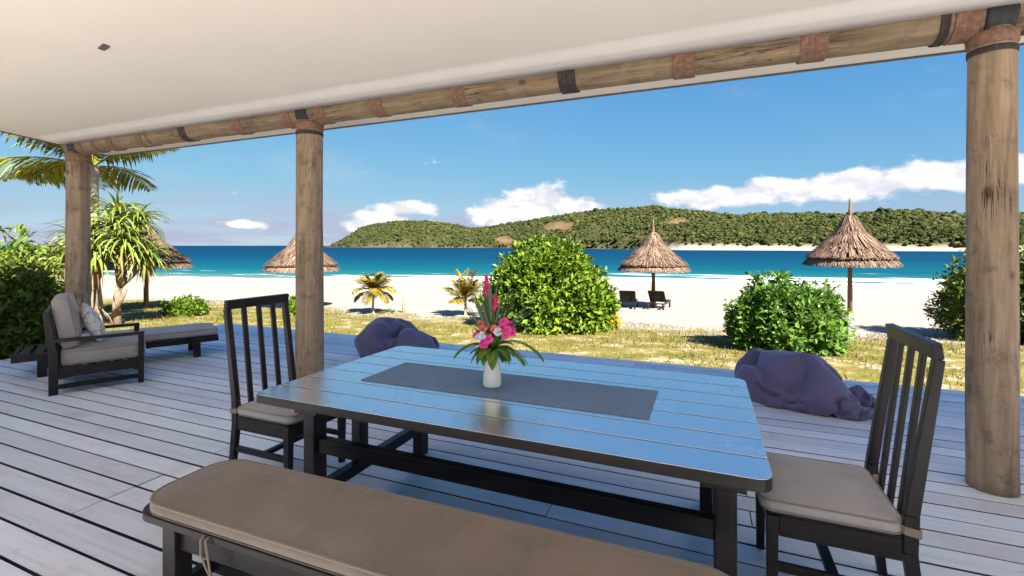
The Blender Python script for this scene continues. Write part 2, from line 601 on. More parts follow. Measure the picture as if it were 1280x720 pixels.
mat_leaf('leaf_yellow', (0.18, 0.17, 0.01), (0.50, 0.38, 0.02), (0.60, 0.45, 0.03))
mat_leaf('leaf_dead', (0.13, 0.075, 0.035), (0.34, 0.22, 0.12), rough=0.8, trans=0.1)
mat_leaf('grass_blades', (0.050, 0.075, 0.010), (0.20, 0.165, 0.032), (0.34, 0.25, 0.08), rough=0.7)
mat_leaf('wood_canopy', (0.009, 0.018, 0.005), (0.046, 0.054, 0.013), (0.10, 0.072, 0.026), rough=0.9, trans=0.0, spec=0.1)
mat_leaf('bouquet_leaf', (0.04, 0.12, 0.018), (0.16, 0.27, 0.04), rough=0.35)
mat_leaf('bouquet_blade', (0.05, 0.10, 0.05), (0.16, 0.22, 0.12), rough=0.4)
mat_leaf('petal_pink', (0.60, 0.035, 0.20), (0.85, 0.10, 0.38), rough=0.5, trans=0.35)
mat_leaf('petal_ginger', (0.50, 0.02, 0.10), (0.78, 0.08, 0.24), rough=0.4, trans=0.2)
mat_leaf('petal_salmon', (0.60, 0.08, 0.06), (0.80, 0.25, 0.17), rough=0.5)
mat_leaf('petal_pale', (0.45, 0.52, 0.66), (0.70, 0.74, 0.82), rough=0.5)
M = MATS

# ================================================================ geometry helpers


class MB:
    def __init__(self):
        self.v = []
        self.f = []

    def add(self, vs, fs):
        o = len(self.v)
        self.v.extend([tuple(p) for p in vs])
        self.f.extend([tuple(i + o for i in f) for f in fs])
        return self

    def box(self, x0, x1, y0, y1, z0, z1):
        vs = [(x0, y0, z0), (x1, y0, z0), (x1, y1, z0), (x0, y1, z0), (x0, y0, z1), (x1, y0, z1), (x1, y1, z1), (x0, y1, z1)]
        return self.add(vs, [(0, 3, 2, 1), (4, 5, 6, 7), (0, 1, 5, 4), (1, 2, 6, 5), (2, 3, 7, 6), (3, 0, 4, 7)])

    def bar(self, p0, p1, w0, h0, w1=None, h1=None, side=(0, 1, 0)):
        """tapered rectangular bar from p0 to p1; w along 'side', h along the other cross axis"""
        w1 = w0 if w1 is None else w1
        h1 = h0 if h1 is None else h1
        p0 = Vector(p0)
        p1 = Vector(p1)
        d = (p1 - p0).normalized()
        s = Vector(side)
        s = (s - d * s.dot(d)).normalized()
        u = d.cross(s)
        vs = []
        for p, w, h in ((p0, w0, h0), (p1, w1, h1)):
            for a, b in ((-1, -1), (1, -1), (1, 1), (-1, 1)):
                vs.append(p + s * (a * w / 2) + u * (b * h / 2))
        return self.add(vs, [(3, 2, 1, 0), (4, 5, 6, 7), (0, 1, 5, 4), (1, 2, 6, 5), (2, 3, 7, 6), (3, 0, 4, 7)])

    def tube(self, pts, rad, seg=8, closed=False, cap=True):
        pts = [Vector(p) for p in pts]
        n = len(pts)
        if isinstance(rad, (int, float)):
            rad = [rad] * n
        vs = []
        up = None
        for i, p in enumerate(pts):
            a = pts[(i - 1) % n] if (i > 0 or closed) else p
            b = pts[(i + 1) % n] if (i < n - 1 or closed) else p
            d = (b - a).normalized()
            if up is None:
                up = Vector((0, 0, 1)) if abs(d.z) < 0.9 else Vector((1, 0, 0))
            s = d.cross(up)
            if s.length < 1e-5:
                s = d.cross(Vector((0.3, 1, 0.2)))
            s.normalize()
            up = s.cross(d).normalized()
            for k in range(seg):
                t = 2 * PI * k / seg
                vs.append(p + (s * math.cos(t) + up * math.sin(t)) * rad[i])
        fs = []
        m = n if closed else n - 1
        for i in range(m):
            j = (i + 1) % n
            for k in range(seg):
                k2 = (k + 1) % seg
                fs.append((i * seg + k, i * seg + k2, j * seg + k2, j * seg + k))
        if cap and not closed:
            fs.append(tuple(range(seg - 1, -1, -1)))
            fs.append(tuple((n - 1) * seg + k for k in range(seg)))
        return self.add(vs, fs)

    def lathe(self, prof, seg=24, wob=None):
        """prof: (r, z) from bottom to top"""
        vs = []
        fs = []
        for i, (r, z) in enumerate(prof):
            for k in range(seg):
                t = 2 * PI * k / seg
                rr = r if wob is None else r * wob(t, z)
                vs.append((rr * math.cos(t), rr * math.sin(t), z))
        for i in range(len(prof) - 1):
            for k in range(seg):
                k2 = (k + 1) % seg
                fs.append((i * seg + k, i * seg + k2, (i + 1) * seg + k2, (i + 1) * seg + k))
        fs.append(tuple(range(seg - 1, -1, -1)))
        n = len(prof) - 1
        fs.append(tuple(n * seg + k for k in range(seg)))
        return self.add(vs, fs)

    def mesh(self, name):
        me = bpy.data.meshes.new(name)
        me.from_pydata(self.v, [], self.f)
        me.update()
        return me

    def build(self, name, mat, parent=None, smooth=False, bevel=0.0, seg=2, loc=None, rot=None):
        o = link(name, self.mesh(name), mat, parent, smooth)
        if bevel:
            b = o.modifiers.new('bevel', 'BEVEL')
            b.width = bevel
            b.segments = seg
            b.limit_method = 'ANGLE'
            b.angle_limit = R(40)
        if loc is not None:
            o.location = loc
        if rot is not None:
            o.rotation_euler = rot
        return o


def link(name, me, mat, parent=None, smooth=False):
    o = bpy.data.objects.new(name, me)
    if mat is not None and not me.materials:
        me.materials.append(M[mat] if isinstance(mat, str) else mat)
    if smooth:
        me.polygons.foreach_set('use_smooth', [True] * len(me.polygons))
    C.objects.link(o)
    if parent is not None:
        o.parent = parent
    return o


def np_mesh(name, V, F):
    """V (n,3), F (m,k) arrays"""
    V = np.asarray(V, dtype=np.float32)
    F = np.asarray(F, dtype=np.int32)
    me = bpy.data.meshes.new(name)
    me.vertices.add(len(V))
    me.vertices.foreach_set('co', V.ravel())
    m, k = F.shape
    me.loops.add(m * k)
    me.loops.foreach_set('vertex_index', F.ravel())
    me.polygons.add(m)
    me.polygons.foreach_set('loop_start', np.arange(0, m * k, k, dtype=np.int32))
    me.polygons.foreach_set('loop_total', np.full(m, k, dtype=np.int32))
    me.update(calc_edges=True)
    me.validate()
    return me


def tag(o, label, cat, group=None):
    o['label'] = label
    o['category'] = cat
    if group:
        o['group'] = group
    return o


def thing(name, label, cat, loc=(0, 0, 0), rz=0.0, group=None):
    o = bpy.data.objects.new(name, None)
    o.empty_display_size = 0.1
    C.objects.link(o)
    o.location = loc
    o.rotation_euler = (0, 0, rz)
    return tag(o, label, cat, group)


def structure(o):
    o['kind'] = 'structure'
    return o


def stuff(o):
    o['kind'] = 'stuff'
    return o


def copy_tree(o, parent=None):
    c = o.copy()
    C.objects.link(c)
    if parent is not None:
        c.parent = parent
    for ch in list(o.children):
        copy_tree(ch, c)
    return c


# numpy value noise
_perm = np.random.default_rng(5).random((256, 256)).astype(np.float64)


def vnoise(x, y):
    x = np.asarray(x, float)
    y = np.asarray(y, float)
    xi = np.floor(x).astype(int)
    yi = np.floor(y).astype(int)
    fx = x - xi
    fy = y - yi
    fx = fx * fx * (3 - 2 * fx)
    fy = fy * fy * (3 - 2 * fy)
    a = _perm[xi & 255, yi & 255]
    b = _perm[(xi + 1) & 255, yi & 255]
    c = _perm[xi & 255, (yi + 1) & 255]
    d = _perm[(xi + 1) & 255, (yi + 1) & 255]
    return (a * (1 - fx) + b * fx) * (1 - fy) + (c * (1 - fx) + d * fx) * fy


def fbm2(x, y, o=4):
    s = 0
    a = 0.5
    for i in range(o):
        s = s + a * vnoise(x * 2 ** i + 17 * i, y * 2 ** i + 9 * i)
        a *= 0.5
    return s


# ================================================================ setting: ground, sea, hills
SEA_Z = -1.8


def ground_h(x, y):
    s = -0.25 * x + 0.97 * y
    h = np.interp(s, [-50, 8, 16, 21, 44, 60, 130, 400], [-0.42, -0.42, -0.92, -1.08, -1.8, -2.4, -5, -9])
    h = h + 0.10 * (fbm2(x * 0.35, y * 0.35, 4) - 0.47) * np.clip((s - 4) / 6, 0, 1)
    return h


def gz(x, y):
    return float(ground_h(np.array([x]), np.array([y]))[0])


def build_ground():
    xs = np.concatenate([np.linspace(-2500, -80, 14)[:-1], np.linspace(-80, 60, 240), np.linspace(60, 2500, 14)[1:]])
    ys = np.concatenate([np.linspace(-2500, -20, 10)[:-1], np.linspace(-20, 60, 170), np.linspace(60, 400, 16)[1:]])
    X, Y = np.meshgrid(xs, ys)
    Z = ground_h(X, Y)
    V = np.stack([X.ravel(), Y.ravel(), Z.ravel()], 1)
    nx = len(xs)
    ny = len(ys)
    i = np.arange(nx * ny).reshape(ny, nx)
    F = np.stack([i[:-1, :-1].ravel(), i[:-1, 1:].ravel(), i[1:, 1:].ravel(), i[1:, :-1].ravel()], 1)
    o = link('ground', np_mesh('ground', V, F), 'sand_and_lawn', smooth=True)
    o['label'] = 'pale beach sand with a strip of dry yellow lawn'
    structure(o)
    sea = MB().add([(-30000, -30000, SEA_Z), (30000, -30000, SEA_Z), (30000, 40000, SEA_Z), (-30000, 40000, SEA_Z)], [(0, 1, 2, 3)]) \
        .build('sea', 'sea_water')
    structure(sea)


build_ground()

FW = np.array([-math.sin(R(22.5)), math.cos(R(22.5))])      # seaward axis of the bay
RT = np.array([math.cos(R(22.5)), math.sin(R(22.5))])


def build_hills():
    # far shore: u = bearing ratio, d = distance along the bay's axis
    us = np.linspace(-0.40, 3.2, 420)
    ts = np.linspace(0, 1, 60) ** 1.3
    shore_d = lambda u: np.interp(u, [-0.40, -0.2, -0.07, 0.14, 0.36, 1.0, 3.2], [930, 800, 700, 480, 350, 265, 160])
    px = lambda u: 640 + 587 * u
    ridge_y = lambda p: np.interp(p, [408, 420, 440, 470, 490, 515, 530, 548, 570, 590, 610, 650, 720, 760, 790, 820, 850, 900, 1000, 1060, 1100, 1200, 1300, 2500],
                                  [308, 305, 294, 279, 273.5, 271.5, 271.5, 275, 284, 288.5, 286, 279, 268, 261, 258, 260, 265, 268.5, 269, 268, 266, 268, 269, 262])
    U, T = np.meshgrid(us, ts)
    sd_ = shore_d(U)
    rd = sd_ * (1.0 + 0.85 * np.ones_like(U))
    D = sd_ * (0.97 + T * 1.25)
    q = (D - sd_) / (rd - sd_)
    ridge = ((307 - ridge_y(px(U))) / 587 * rd) * np.interp(px(U), [420, 600, 700], [1.16, 1.10, 1.0]) + 1.5
    prof = np.where(q < 1, np.clip(q, 0, 1) ** 0.72, np.clip(1 - (q - 1) * 1.5, 0.2, 1))
    base = np.where(q < 0, SEA_Z - 2.5, -0.5)
    nz = (fbm2(U * 16 + 3, q * 4.5, 5) - 0.47)
    Z = base + (ridge + 0.5) * prof * (1 + 0.42 * nz * np.clip(1.1 - np.abs(q - 0.5) * 1.4, 0, 1)) * (q > 0)
    Z = np.where(q > 0, np.minimum(Z, SEA_Z - 0.2 + np.clip(q / 0.03, 0, 1) * 0.8 + np.clip((q - 0.03) / 0.06, 0, 1) * 60), Z)
    X = D * (FW[0] + U * RT[0])
    Y = D * (FW[1] + U * RT[1])
    V = np.stack([X.ravel(), Y.ravel(), Z.ravel()], 1)
    ny, nx = U.shape
    i = np.arange(nx * ny).reshape(ny, nx)
    F = np.stack([i[:-1, :-1].ravel(), i[:-1, 1:].ravel(), i[1:, 1:].ravel(), i[1:, :-1].ravel()], 1)
    me = np_mesh('hills', V, F)
    P = px(U)
    yy = 307 - (Z - 1.5) / D * 587
    bare = np.zeros_like(U)
    for (cx, cy, sx, sy) in [(700, 283, 22, 7), (632, 300, 14, 5), (848, 277, 16, 5)]:
        bare = np.maximum(bare, np.exp(-((P - cx) / sx) ** 2 - ((yy - cy) / sy) ** 2))
    bare = np.clip((bare + (fbm2(U * 70, q * 30, 4) - 0.47) * 0.9) * 1.8 - 0.5, 0, 1) * (bare > 0.08)
    shore = np.clip((-0.85 - Z) / 0.15, 0, 1) * np.where(U > 0.3, 1.0, (fbm2(U * 60, q * 3, 3) > 0.45) * 0.12)
    a = me.attributes.new('bare', 'FLOAT', 'POINT')
    a.data.foreach_set('value', bare.ravel().astype(np.float32))
    a = me.attributes.new('shore', 'FLOAT', 'POINT')
    a.data.foreach_set('value', shore.ravel().astype(np.float32))
    o = link('hills', me, 'hill_ground', smooth=True)
    o['label'] = 'green and ochre hills across the bay'
    structure(o)

    # woodland on the far shore: many small crowns
    n = 46000
    r = np.random.default_rng(3)
    ii = r.integers(0, nx - 1, n)
    # even on the picture's bearing range, denser where it is seen
    uu = np.where(r.random(n) < 0.8, r.uniform(-0.385, 1.35, n), r.uniform(1.35, 3.0, n))
    qq = np.where(uu < 0.3, 0.008, 0.033) + 1.02 * r.random(n) ** 1.2
    fi = (uu - us[0]) / (us[-1] - us[0]) * (nx - 1)
    tt = ((1.0 + qq * 0.85 - 0.97) / 1.25) ** (1 / 1.3)
    fj = tt * (ny - 1)
    i0 = np.clip(fi.astype(int), 0, nx - 2)
    j0 = np.clip(fj.astype(int), 0, ny - 2)
    fx = fi - i0
    fy = fj - j0

    def samp(A):
        return (A[j0, i0] * (1 - fx) + A[j0, i0 + 1] * fx) * (1 - fy) + (A[j0 + 1, i0] * (1 - fx) + A[j0 + 1, i0 + 1] * fx) * fy
    xs, ys, zs, bs = samp(X), samp(Y), samp(Z), samp(bare)
    dens = fbm2(uu * 40, qq * 14, 4)
    keep = (bs < 0.35) & (r.random(n) < np.clip((dens - 0.28) * 3.4, 0.12, 1)) & (zs > -1.3)
    xs, ys, zs, qq, uu = xs[keep], ys[keep], zs[keep], qq[keep], uu[keep]
    n = len(xs)
    ph = (1 + 5 ** 0.5) / 2
    ico = np.array([(-1, ph, 0), (1, ph, 0), (-1, -ph, 0), (1, -ph, 0), (0, -1, ph), (0, 1, ph), (0, -1, -ph), (0, 1, -ph), (ph, 0, -1), (ph, 0, 1), (-ph, 0, -1), (-ph, 0, 1)])
    ico /= np.linalg.norm(ico[0])
    fac = np.array([(0, 11, 5), (0, 5, 1), (0, 1, 7), (0, 7, 10), (0, 10, 11), (1, 5, 9), (5, 11, 4), (11, 10, 2), (10, 7, 6), (7, 1, 8),
                    (3, 9, 4), (3, 4, 2), (3, 2, 6), (3, 6, 8), (3, 8, 9), (4, 9, 5), (2, 4, 11), (6, 2, 10), (8, 6, 7), (9, 8, 1)])
    sz = r.uniform(0.8, 2.1, n) * np.where(r.random(n) < 0.25, 1.45, 1.0) * np.interp(np.hypot(xs, ys), [250, 1000], [0.52, 1.15])
    sz = np.where(r.random(n) < 0.08, sz * 1.5, sz)
    jit = 1 + 0.45 * (r.random((n, 12, 1)) - 0.5) * 2
    Vt = ico[None] * jit * sz[:, None, None] * np.array([1.0, 1.0, 0.85]) + np.stack([xs, ys, zs + sz * 0.55], 1)[:, None, :]
    Ft = fac[None] + (np.arange(n) * 12)[:, None, None]
    o = link('wood', np_mesh('wood', Vt.reshape(-1, 3), Ft.reshape(-1, 3)), 'wood_canopy')
    o['label'] = 'scrub and woodland covering the hills across the bay'
    o['category'] = 'woodland'
    stuff(o)

    # coconut grove along the far beach
    n = 520
    uu = np.where(r.random(n) < 0.85, r.uniform(0.33, 1.2, n), r.uniform(1.2, 2.6, n))
    qq = 0.035 + 0.30 * r.random(n) ** 1.6
    dd = np.interp(uu, [-0.40, -0.2, -0.07, 0.14, 0.36, 1.0, 3.2], [930, 800, 700, 480, 350, 265, 160]) * (1 + 0.85 * qq)
    fi = (uu - us[0]) / (us[-1] - us[0]) * (nx - 1)
    fj = ((1.0 + qq * 0.85 - 0.97) / 1.25) ** (1 / 1.3) * (ny - 1)
    i0 = np.clip(fi.astype(int), 0, nx - 2)
    j0 = np.clip(fj.astype(int), 0, ny - 2)
    fx = fi - i0
    fy = fj - j0
    xs, ys, zs = samp(X), samp(Y), samp(Z)
    V, F = [], []
    for x, y, z in zip(xs, ys, zs):
        hgt = r.uniform(4.0, 8.0)
        b = len(V)
        w = 0.16
        V += [(x - w, y, z - 0.3), (x + w, y, z - 0.3), (x, y + w, z - 0.3), (x, y, z + hgt)]
        F += [(b, b + 1, b + 3), (b + 1, b + 2, b + 3), (b + 2, b, b + 3)]
        for k in range(10):
            a = k * 0.628 + r.uniform(-0.25, 0.25)
            lf = r.uniform(1.7, 2.6)
            e = r.uniform(-0.2, 0.75)
            dx, dy = math.cos(a), math.sin(a)
            b = len(V)
            mz = z + hgt + e * lf * 0.55
            V += [(x, y, z + hgt), (x + dx * lf * 0.55 - dy * 0.42, y + dy * lf * 0.55 + dx * 0.42, mz - 0.25),
                  (x + dx * lf * 0.55 + dy * 0.42, y + dy * lf * 0.55 - dx * 0.42, mz - 0.25), (x + dx * lf, y + dy * lf, z + hgt + e * lf * 0.3 - 0.5)]
            F += [(b, b + 1, b + 2), (b + 1, b + 3, b + 2)]
    o = link('coconut_grove', np_mesh('coconut_grove', np.array(V), np.array(F)), 'wood_canopy')
    o['label'] = 'distant coconut grove behind the white beach across the bay'
    o['category'] = 'woodland'
    stuff(o)


build_hills()

# ================================================================ the veranda: deck, ceiling, beam, posts
DECK_X0, DECK_X1 = -8.55, 9.0
DECK_Y0, DECK_Y1 = -4.2, 6.28


def build_deck():
    pitch = 0.1655
    gap = 0.016
    th = 0.030
    base = MB()
    nj = 20
    for k in range(nj):
        x = DECK_X0 + 0.05 + (DECK_X1 - DECK_X0 - 0.1) * k / (nj - 1)
        base.box(x - 0.035, x + 0.035, DECK_Y0 + 0.02, DECK_Y1 - 0.03, -0.20, -th - 0.003)
    deck = base.build('deck', 'joist_timber')
    deck['label'] = 'weathered pale plank deck'
    structure(deck)
    # rim boards and short piles down to the ground
    rim = MB().box(DECK_X0, DECK_X1, DECK_Y1 - 0.028, DECK_Y1, -0.24, -th - 0.004)
    rim.build('rim_board', 'deck_plank_wood', deck, bevel=0.003)
    MB().box(DECK_X0 - 0.028, DECK_X0 - 0.002, DECK_Y0, DECK_Y1, -0.24, -th - 0.004).build('rim_board', 'deck_plank_wood', deck, bevel=0.003)
    for x in np.linspace(DECK_X0 + 0.2, DECK_X1 - 0.2, 8):
        for y in (DECK_Y1 - 0.2, 3.83, 0.5, DECK_Y0 + 0.2):
            MB().box(x - 0.06, x + 0.06, y - 0.06, y + 0.06, -0.75, -0.202).build('pile', 'joist_timber', deck)
    n = int((DECK_Y1 - DECK_Y0) / pitch)
    cache = {}
    r = random.Random(4)

    def plank_mesh(length):
        key = round(length, 2)
        if key not in cache:
            w = pitch - gap
            c = 0.003
            prof = [(-w / 2, -th), (w / 2, -th), (w / 2, -c), (w / 2 - c, 0), (-w / 2 + c, 0), (-w / 2, -c)]
            mb = MB()
            vs = [(x, y, z) for x in (-key / 2, key / 2) for y, z in prof]
            fs = [tuple(range(5, -1, -1)), tuple(range(6, 12))] + [(k, (k + 1) % 6, 6 + (k + 1) % 6, 6 + k) for k in range(6)]
            mb.add(vs, fs)
            me = mb.mesh('plank')
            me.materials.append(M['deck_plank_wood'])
            me.materials.append(M['plank_gap_shade'])  # dark sides and undersides: shade of the board gaps put into the colour
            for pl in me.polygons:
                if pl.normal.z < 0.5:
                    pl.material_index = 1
            cache[key] = me
        return cache[key]

    L = DECK_X1 - DECK_X0
    for i in range(n):
        y = DECK_Y1 - pitch / 2 - i * pitch
        if y > 0.3:
            cuts = [0, r.choice([0.30, 0.37, 0.44, 0.5]), r.choice([0.66, 0.72, 0.8]), 1]
        else:
            cuts = [0, r.choice([0.4, 0.5, 0.6]), 1]
        for a, b in zip(cuts[:-1], cuts[1:]):
            x0 = DECK_X0 + a * L + 0.002
            x1 = DECK_X0 + b * L - 0.002
            ln = round(x1 - x0, 2)
            o = link('plank', plank_mesh(ln), None, deck)
            o.location = ((x0 + x1) / 2, y + r.uniform(-0.0012, 0.0012), r.uniform(-0.0018, 0.0018) - 0.001)
            o.rotation_euler = (r.uniform(-0.004, 0.004), 0, 0)


build_deck()

SLOPE = 0.092


def ceil_z(y):
    return 2.965 - SLOPE * (y - 3.72)


ROOF_X0, ROOF_X1, ROOF_Y0, ROOF_Y1 = -8.62, 7.0, -1.50, 4.36  # rear and right ends, out of view, cut short so sunlit deck brightens the ceiling


def build_roof():
    th = 0.16
    mb = MB()
    vs = []
    for y in (ROOF_Y0, ROOF_Y1):
        for x in (ROOF_X0, ROOF_X1):
            vs += [(x, y, ceil_z(y)), (x, y, ceil_z(y) + th)]
    # 0,1 x0y0 ; 2,3 x1y0 ; 4,5 x0y1 ; 6,7 x1y1
    mb.add(vs, [(0, 4, 6, 2), (1, 3, 7, 5), (0, 2, 3, 1), (4, 5, 7, 6), (0, 1, 5, 4), (2, 6, 7, 3)])
    o = mb.build('ceiling', 'ceiling_board_paint')
    o['label'] = 'sloping cream painted veranda ceiling'
    structure(o)
    # coved trim along the inner side of the beam
    xa, xb = ROOF_X0 + 0.20, ROOF_X1 - 0.05
    prof = []
    for k in range(13):
        q = k / 12
        y = 3.42 + 0.14 * q
        prof.append((y, ceil_z(y) - 0.0015 - 0.040 * (q * q * (3 - 2 * q))))
    prof += [(3.60, ceil_z(3.60) - 0.0415), (3.735, ceil_z(3.735) - 0.0415)]
    vs = [(x, y, z) for x in (xa, xb) for y, z in prof]
    n = len(prof)
    vs += [(x, 3.735, ceil_z(3.735) - 0.001) for x in (xa, xb)]
    fs = [(k, k + 1, n + k + 1, n + k) for k in range(n - 1)] + [(n - 1, 2 * n, 2 * n + 1, 2 * n - 1)]
    t = MB()
    t.add(vs, fs)
    t.build('trim_board', 'white_trim_paint', o, smooth=True)
    # eave fascia with a thin dark drip edge
    z = ceil_z(ROOF_Y1)
    MB().box(ROOF_X0 - 0.022, ROOF_X1, ROOF_Y1 + 0.002, ROOF_Y1 + 0.024, z - 0.012, z + 0.2).build('fascia_board', 'fascia_dark', o)
    s = MB()
    vs = []
    for x in (ROOF_X0 - 0.022, ROOF_X0 - 0.002):
        for y in (ROOF_Y0, ROOF_Y1):
            vs += [(x, y, ceil_z(y) - 0.012), (x, y, ceil_z(y) + 0.2)]
    s.add(vs, [(0, 1, 3, 2), (4, 6, 7, 5), (0, 4, 5, 1), (2, 3, 7, 6), (0, 2, 6, 4), (1, 5, 7, 3)])
    s.build('barge_board', 'fascia_dark', o)
    # small downlight slot in the ceiling
    x, y = -4.478, 2.233
    k = 0
    d = math.tan(0)
    sl = MB()
    sl.box(-0.06, 0.06, -0.022, 0.022, -0.014, 0.004)
    q = sl.build('ceiling_fitting', 'fascia_dark', bevel=0.003)
    q.location = (x, y, ceil_z(y) - 0.002)
    q.rotation_euler = (-math.atan(SLOPE), 0, R(-12))
    tag(q, 'small dark slotted fitting set flat in the cream ceiling', 'fitting')


build_roof()

POST_Y = 3.83
BEAM_Z, BEAM_R = 2.915, 0.120


def log_mesh(name, length, r0, r1, seg=28, rings=40, seed=0, amp=0.035, axis='z'):
    vs, fs = [], []
    for i in range(rings + 1):
        t = i / rings
        z = t * length
        r = r0 + (r1 - r0) * t
        ox = (mnoise.noise(Vector((z * 0.6, seed, 0))) - 0.0) * 0.012
        oy = (mnoise.noise(Vector((z * 0.6, seed, 9))) - 0.0) * 0.012
        for k in range(seg):
            a = 2 * PI * k / seg
            p = Vector((math.cos(a) * 1.2, math.sin(a) * 1.2, z * 0.9 + seed * 7))
            rr = r * (1 + amp * mnoise.noise(p) + amp * 0.5 * mnoise.noise(p * 3.1))
            x, y = rr * math.cos(a) + ox, rr * math.sin(a) + oy
            vs.append((x, y, z) if axis == 'z' else (z, x, y))
    for i in range(rings):
        for k in range(seg):
            k2 = (k + 1) % seg
            fs.append((i * seg + k, i * seg + k2, (i + 1) * seg + k2, (i + 1) * seg + k))
    fs.append(tuple(range(seg - 1, -1, -1)))
    fs.append(tuple(rings * seg + k for k in range(seg)))
    me = bpy.data.meshes.new(name)
    me.from_pydata(vs, [], fs)
    me.polygons.foreach_set('use_smooth', [True] * len(me.polygons))
    me.update()
    return me


def coil(radius, width, turns, seg=32, thick=0.0035):
    """a tight lashing round the x axis: a ridged sleeve, closed with end rings"""
    mb = MB()
    prof = [(-width / 2, radius - 0.02)]
    for k in range(turns):
        x0 = -width / 2 + width * k / turns
        w = width / turns
        for q, e in ((0.08, 0.0), (0.3, 0.85), (0.5, 1.0), (0.7, 0.85), (0.92, 0.0)):
            prof.append((x0 + q * w, radius + 0.003 + thick * e))
    prof.append((width / 2, radius - 0.02))
    vs, fs = [], []
    for (x, r) in prof:
        for k in range(seg):
            a = 2 * PI * k / seg
            rr = r * (1 + 0.006 * math.sin(5 * a + x * 40))
            vs.append((x, rr * math.cos(a), rr * math.sin(a)))
    for i in range(len(prof) - 1):
        for k in range(seg):
            k2 = (k + 1) % seg
            fs.append((i * seg + k, (i + 1) * seg + k, (i + 1) * seg + k2, i * seg + k2))
    return mb.add(vs, fs)


def build_frame():
    posts = [(-8.30, 0.140, 0.133, 'log post at the outer corner of the veranda, beside the armchair', 2),
             (-3.94, 0.143, 0.132, 'log post between the slatted chair and the sand, black strap at its head', 5),
             (1.635, 0.122, 0.110, 'cracked thick log post behind the slatted chair with the pale cushion', 8)]
    for i, (x, r0, r1, lab, sd_) in enumerate(posts):
        t = thing('log_post', lab, 'post', (x, POST_Y, 0.0), 0, 'log posts carrying the veranda beam')
        top = BEAM_Z - BEAM_R + 0.03
        link('shaft', log_mesh('shaft', top, r0, r1, seed=sd_), 'post_log', t)
        # flared neck under the beam bound with cord, and a black strap over the beam
        nk = MB()
        nk.lathe([(r1 + 0.002, top - 0.10), (r1 + 0.010, top - 0.085), (r1 + 0.011, top - 0.05), (r1 + 0.016, top - 0.02), (r1 + 0.002, top - 0.012)], 28)
        nk.build('neck_binding', 'lashing_brown', t, smooth=True)
        bd = MB()
        bd.lathe([(r1 + 0.002, top - 0.150), (r1 + 0.007, top - 0.146), (r1 + 0.007, top - 0.114), (r1 + 0.002, top - 0.110)], 28)
        bd.build('neck_band', 'lashing_dark' if i != 0 else 'lashing_brown', t, smooth=True)
    # the beam: one long run of log with lashings
    b = thing('log_beam', 'long round log beam with rope lashings along the roof edge', 'beam', (-8.46, POST_Y, BEAM_Z))
    L = 17.3
    me = log_mesh('log', L, BEAM_R, BEAM_R, rings=130, seed=3, amp=0.03, axis='x')
    link('log', me, 'beam_log', b)
    # x positions, width, dark
    for (x, w, dark) in [(-8.05, 0.10, 0), (-7.72, 0.07, 0), (-7.35, 0.12, 0), (-6.72, 0.12, 0), (-6.55, 0.05, 0), (-5.86, 0.13, 1), (-4.92, 0.13, 0),
                         (-4.16, 0.11, 0), (-3.70, 0.12, 0), (-2.98, 0.14, 0), (-2.08, 0.145, 0), (-1.06, 0.145, 1), (-0.16, 0.155, 0),
                         (0.675, 0.165, 0), (1.37, 0.05, 1), (1.48, 0.13, 0), (1.84, 0.13, 0), (2.9, 0.15, 0), (3.9, 0.15, 1), (4.9, 0.15, 0), (6.0, 0.15, 0), (7.2, 0.15, 0)]:
        o = coil(BEAM_R + 0.006, w, max(4, int(w / 0.014))).build('lashing', 'lashing_dark' if dark else 'lashing_brown', b, smooth=True)
        o.location = (x + 8.46, 0, 0)
    for x in (-8.30, -3.94, 1.635):
        s = coil(BEAM_R + 0.012, 0.15, 3, thick=0.003).build('strap', 'strap_black', b, smooth=True)
        s.location = (x + 8.46 + (0.0 if x > -8 else 0.06), 0, 0)


build_frame()

# ================================================================ cushions and soft shapes


def rrect(w, d, r, n=8):
    pts = []
    for cx, cy, a0 in ((w / 2 - r, d / 2 - r, 0), (-w / 2 + r, d / 2 - r, 90), (-w / 2 + r, -d / 2 + r, 180), (w / 2 - r, -d / 2 + r, 270)):
        for k in range(n + 1):
            a = R(a0 + 90 * k / n)
            pts.append((cx + r * math.cos(a), cy + r * math.sin(a)))
    # add points along the straight runs
    out = []
    m = len(pts)
    for i in range(m):
        p, q = pts[i], pts[(i + 1) % m]
        out.append(p)
        ln = math.hypot(q[0] - p[0], q[1] - p[1])
        k = int(ln / 0.07)
        for j in range(1, k):
            t = j / k
            out.append((p[0] + (q[0] - p[0]) * t, p[1] + (q[1] - p[1]) * t))
    return out


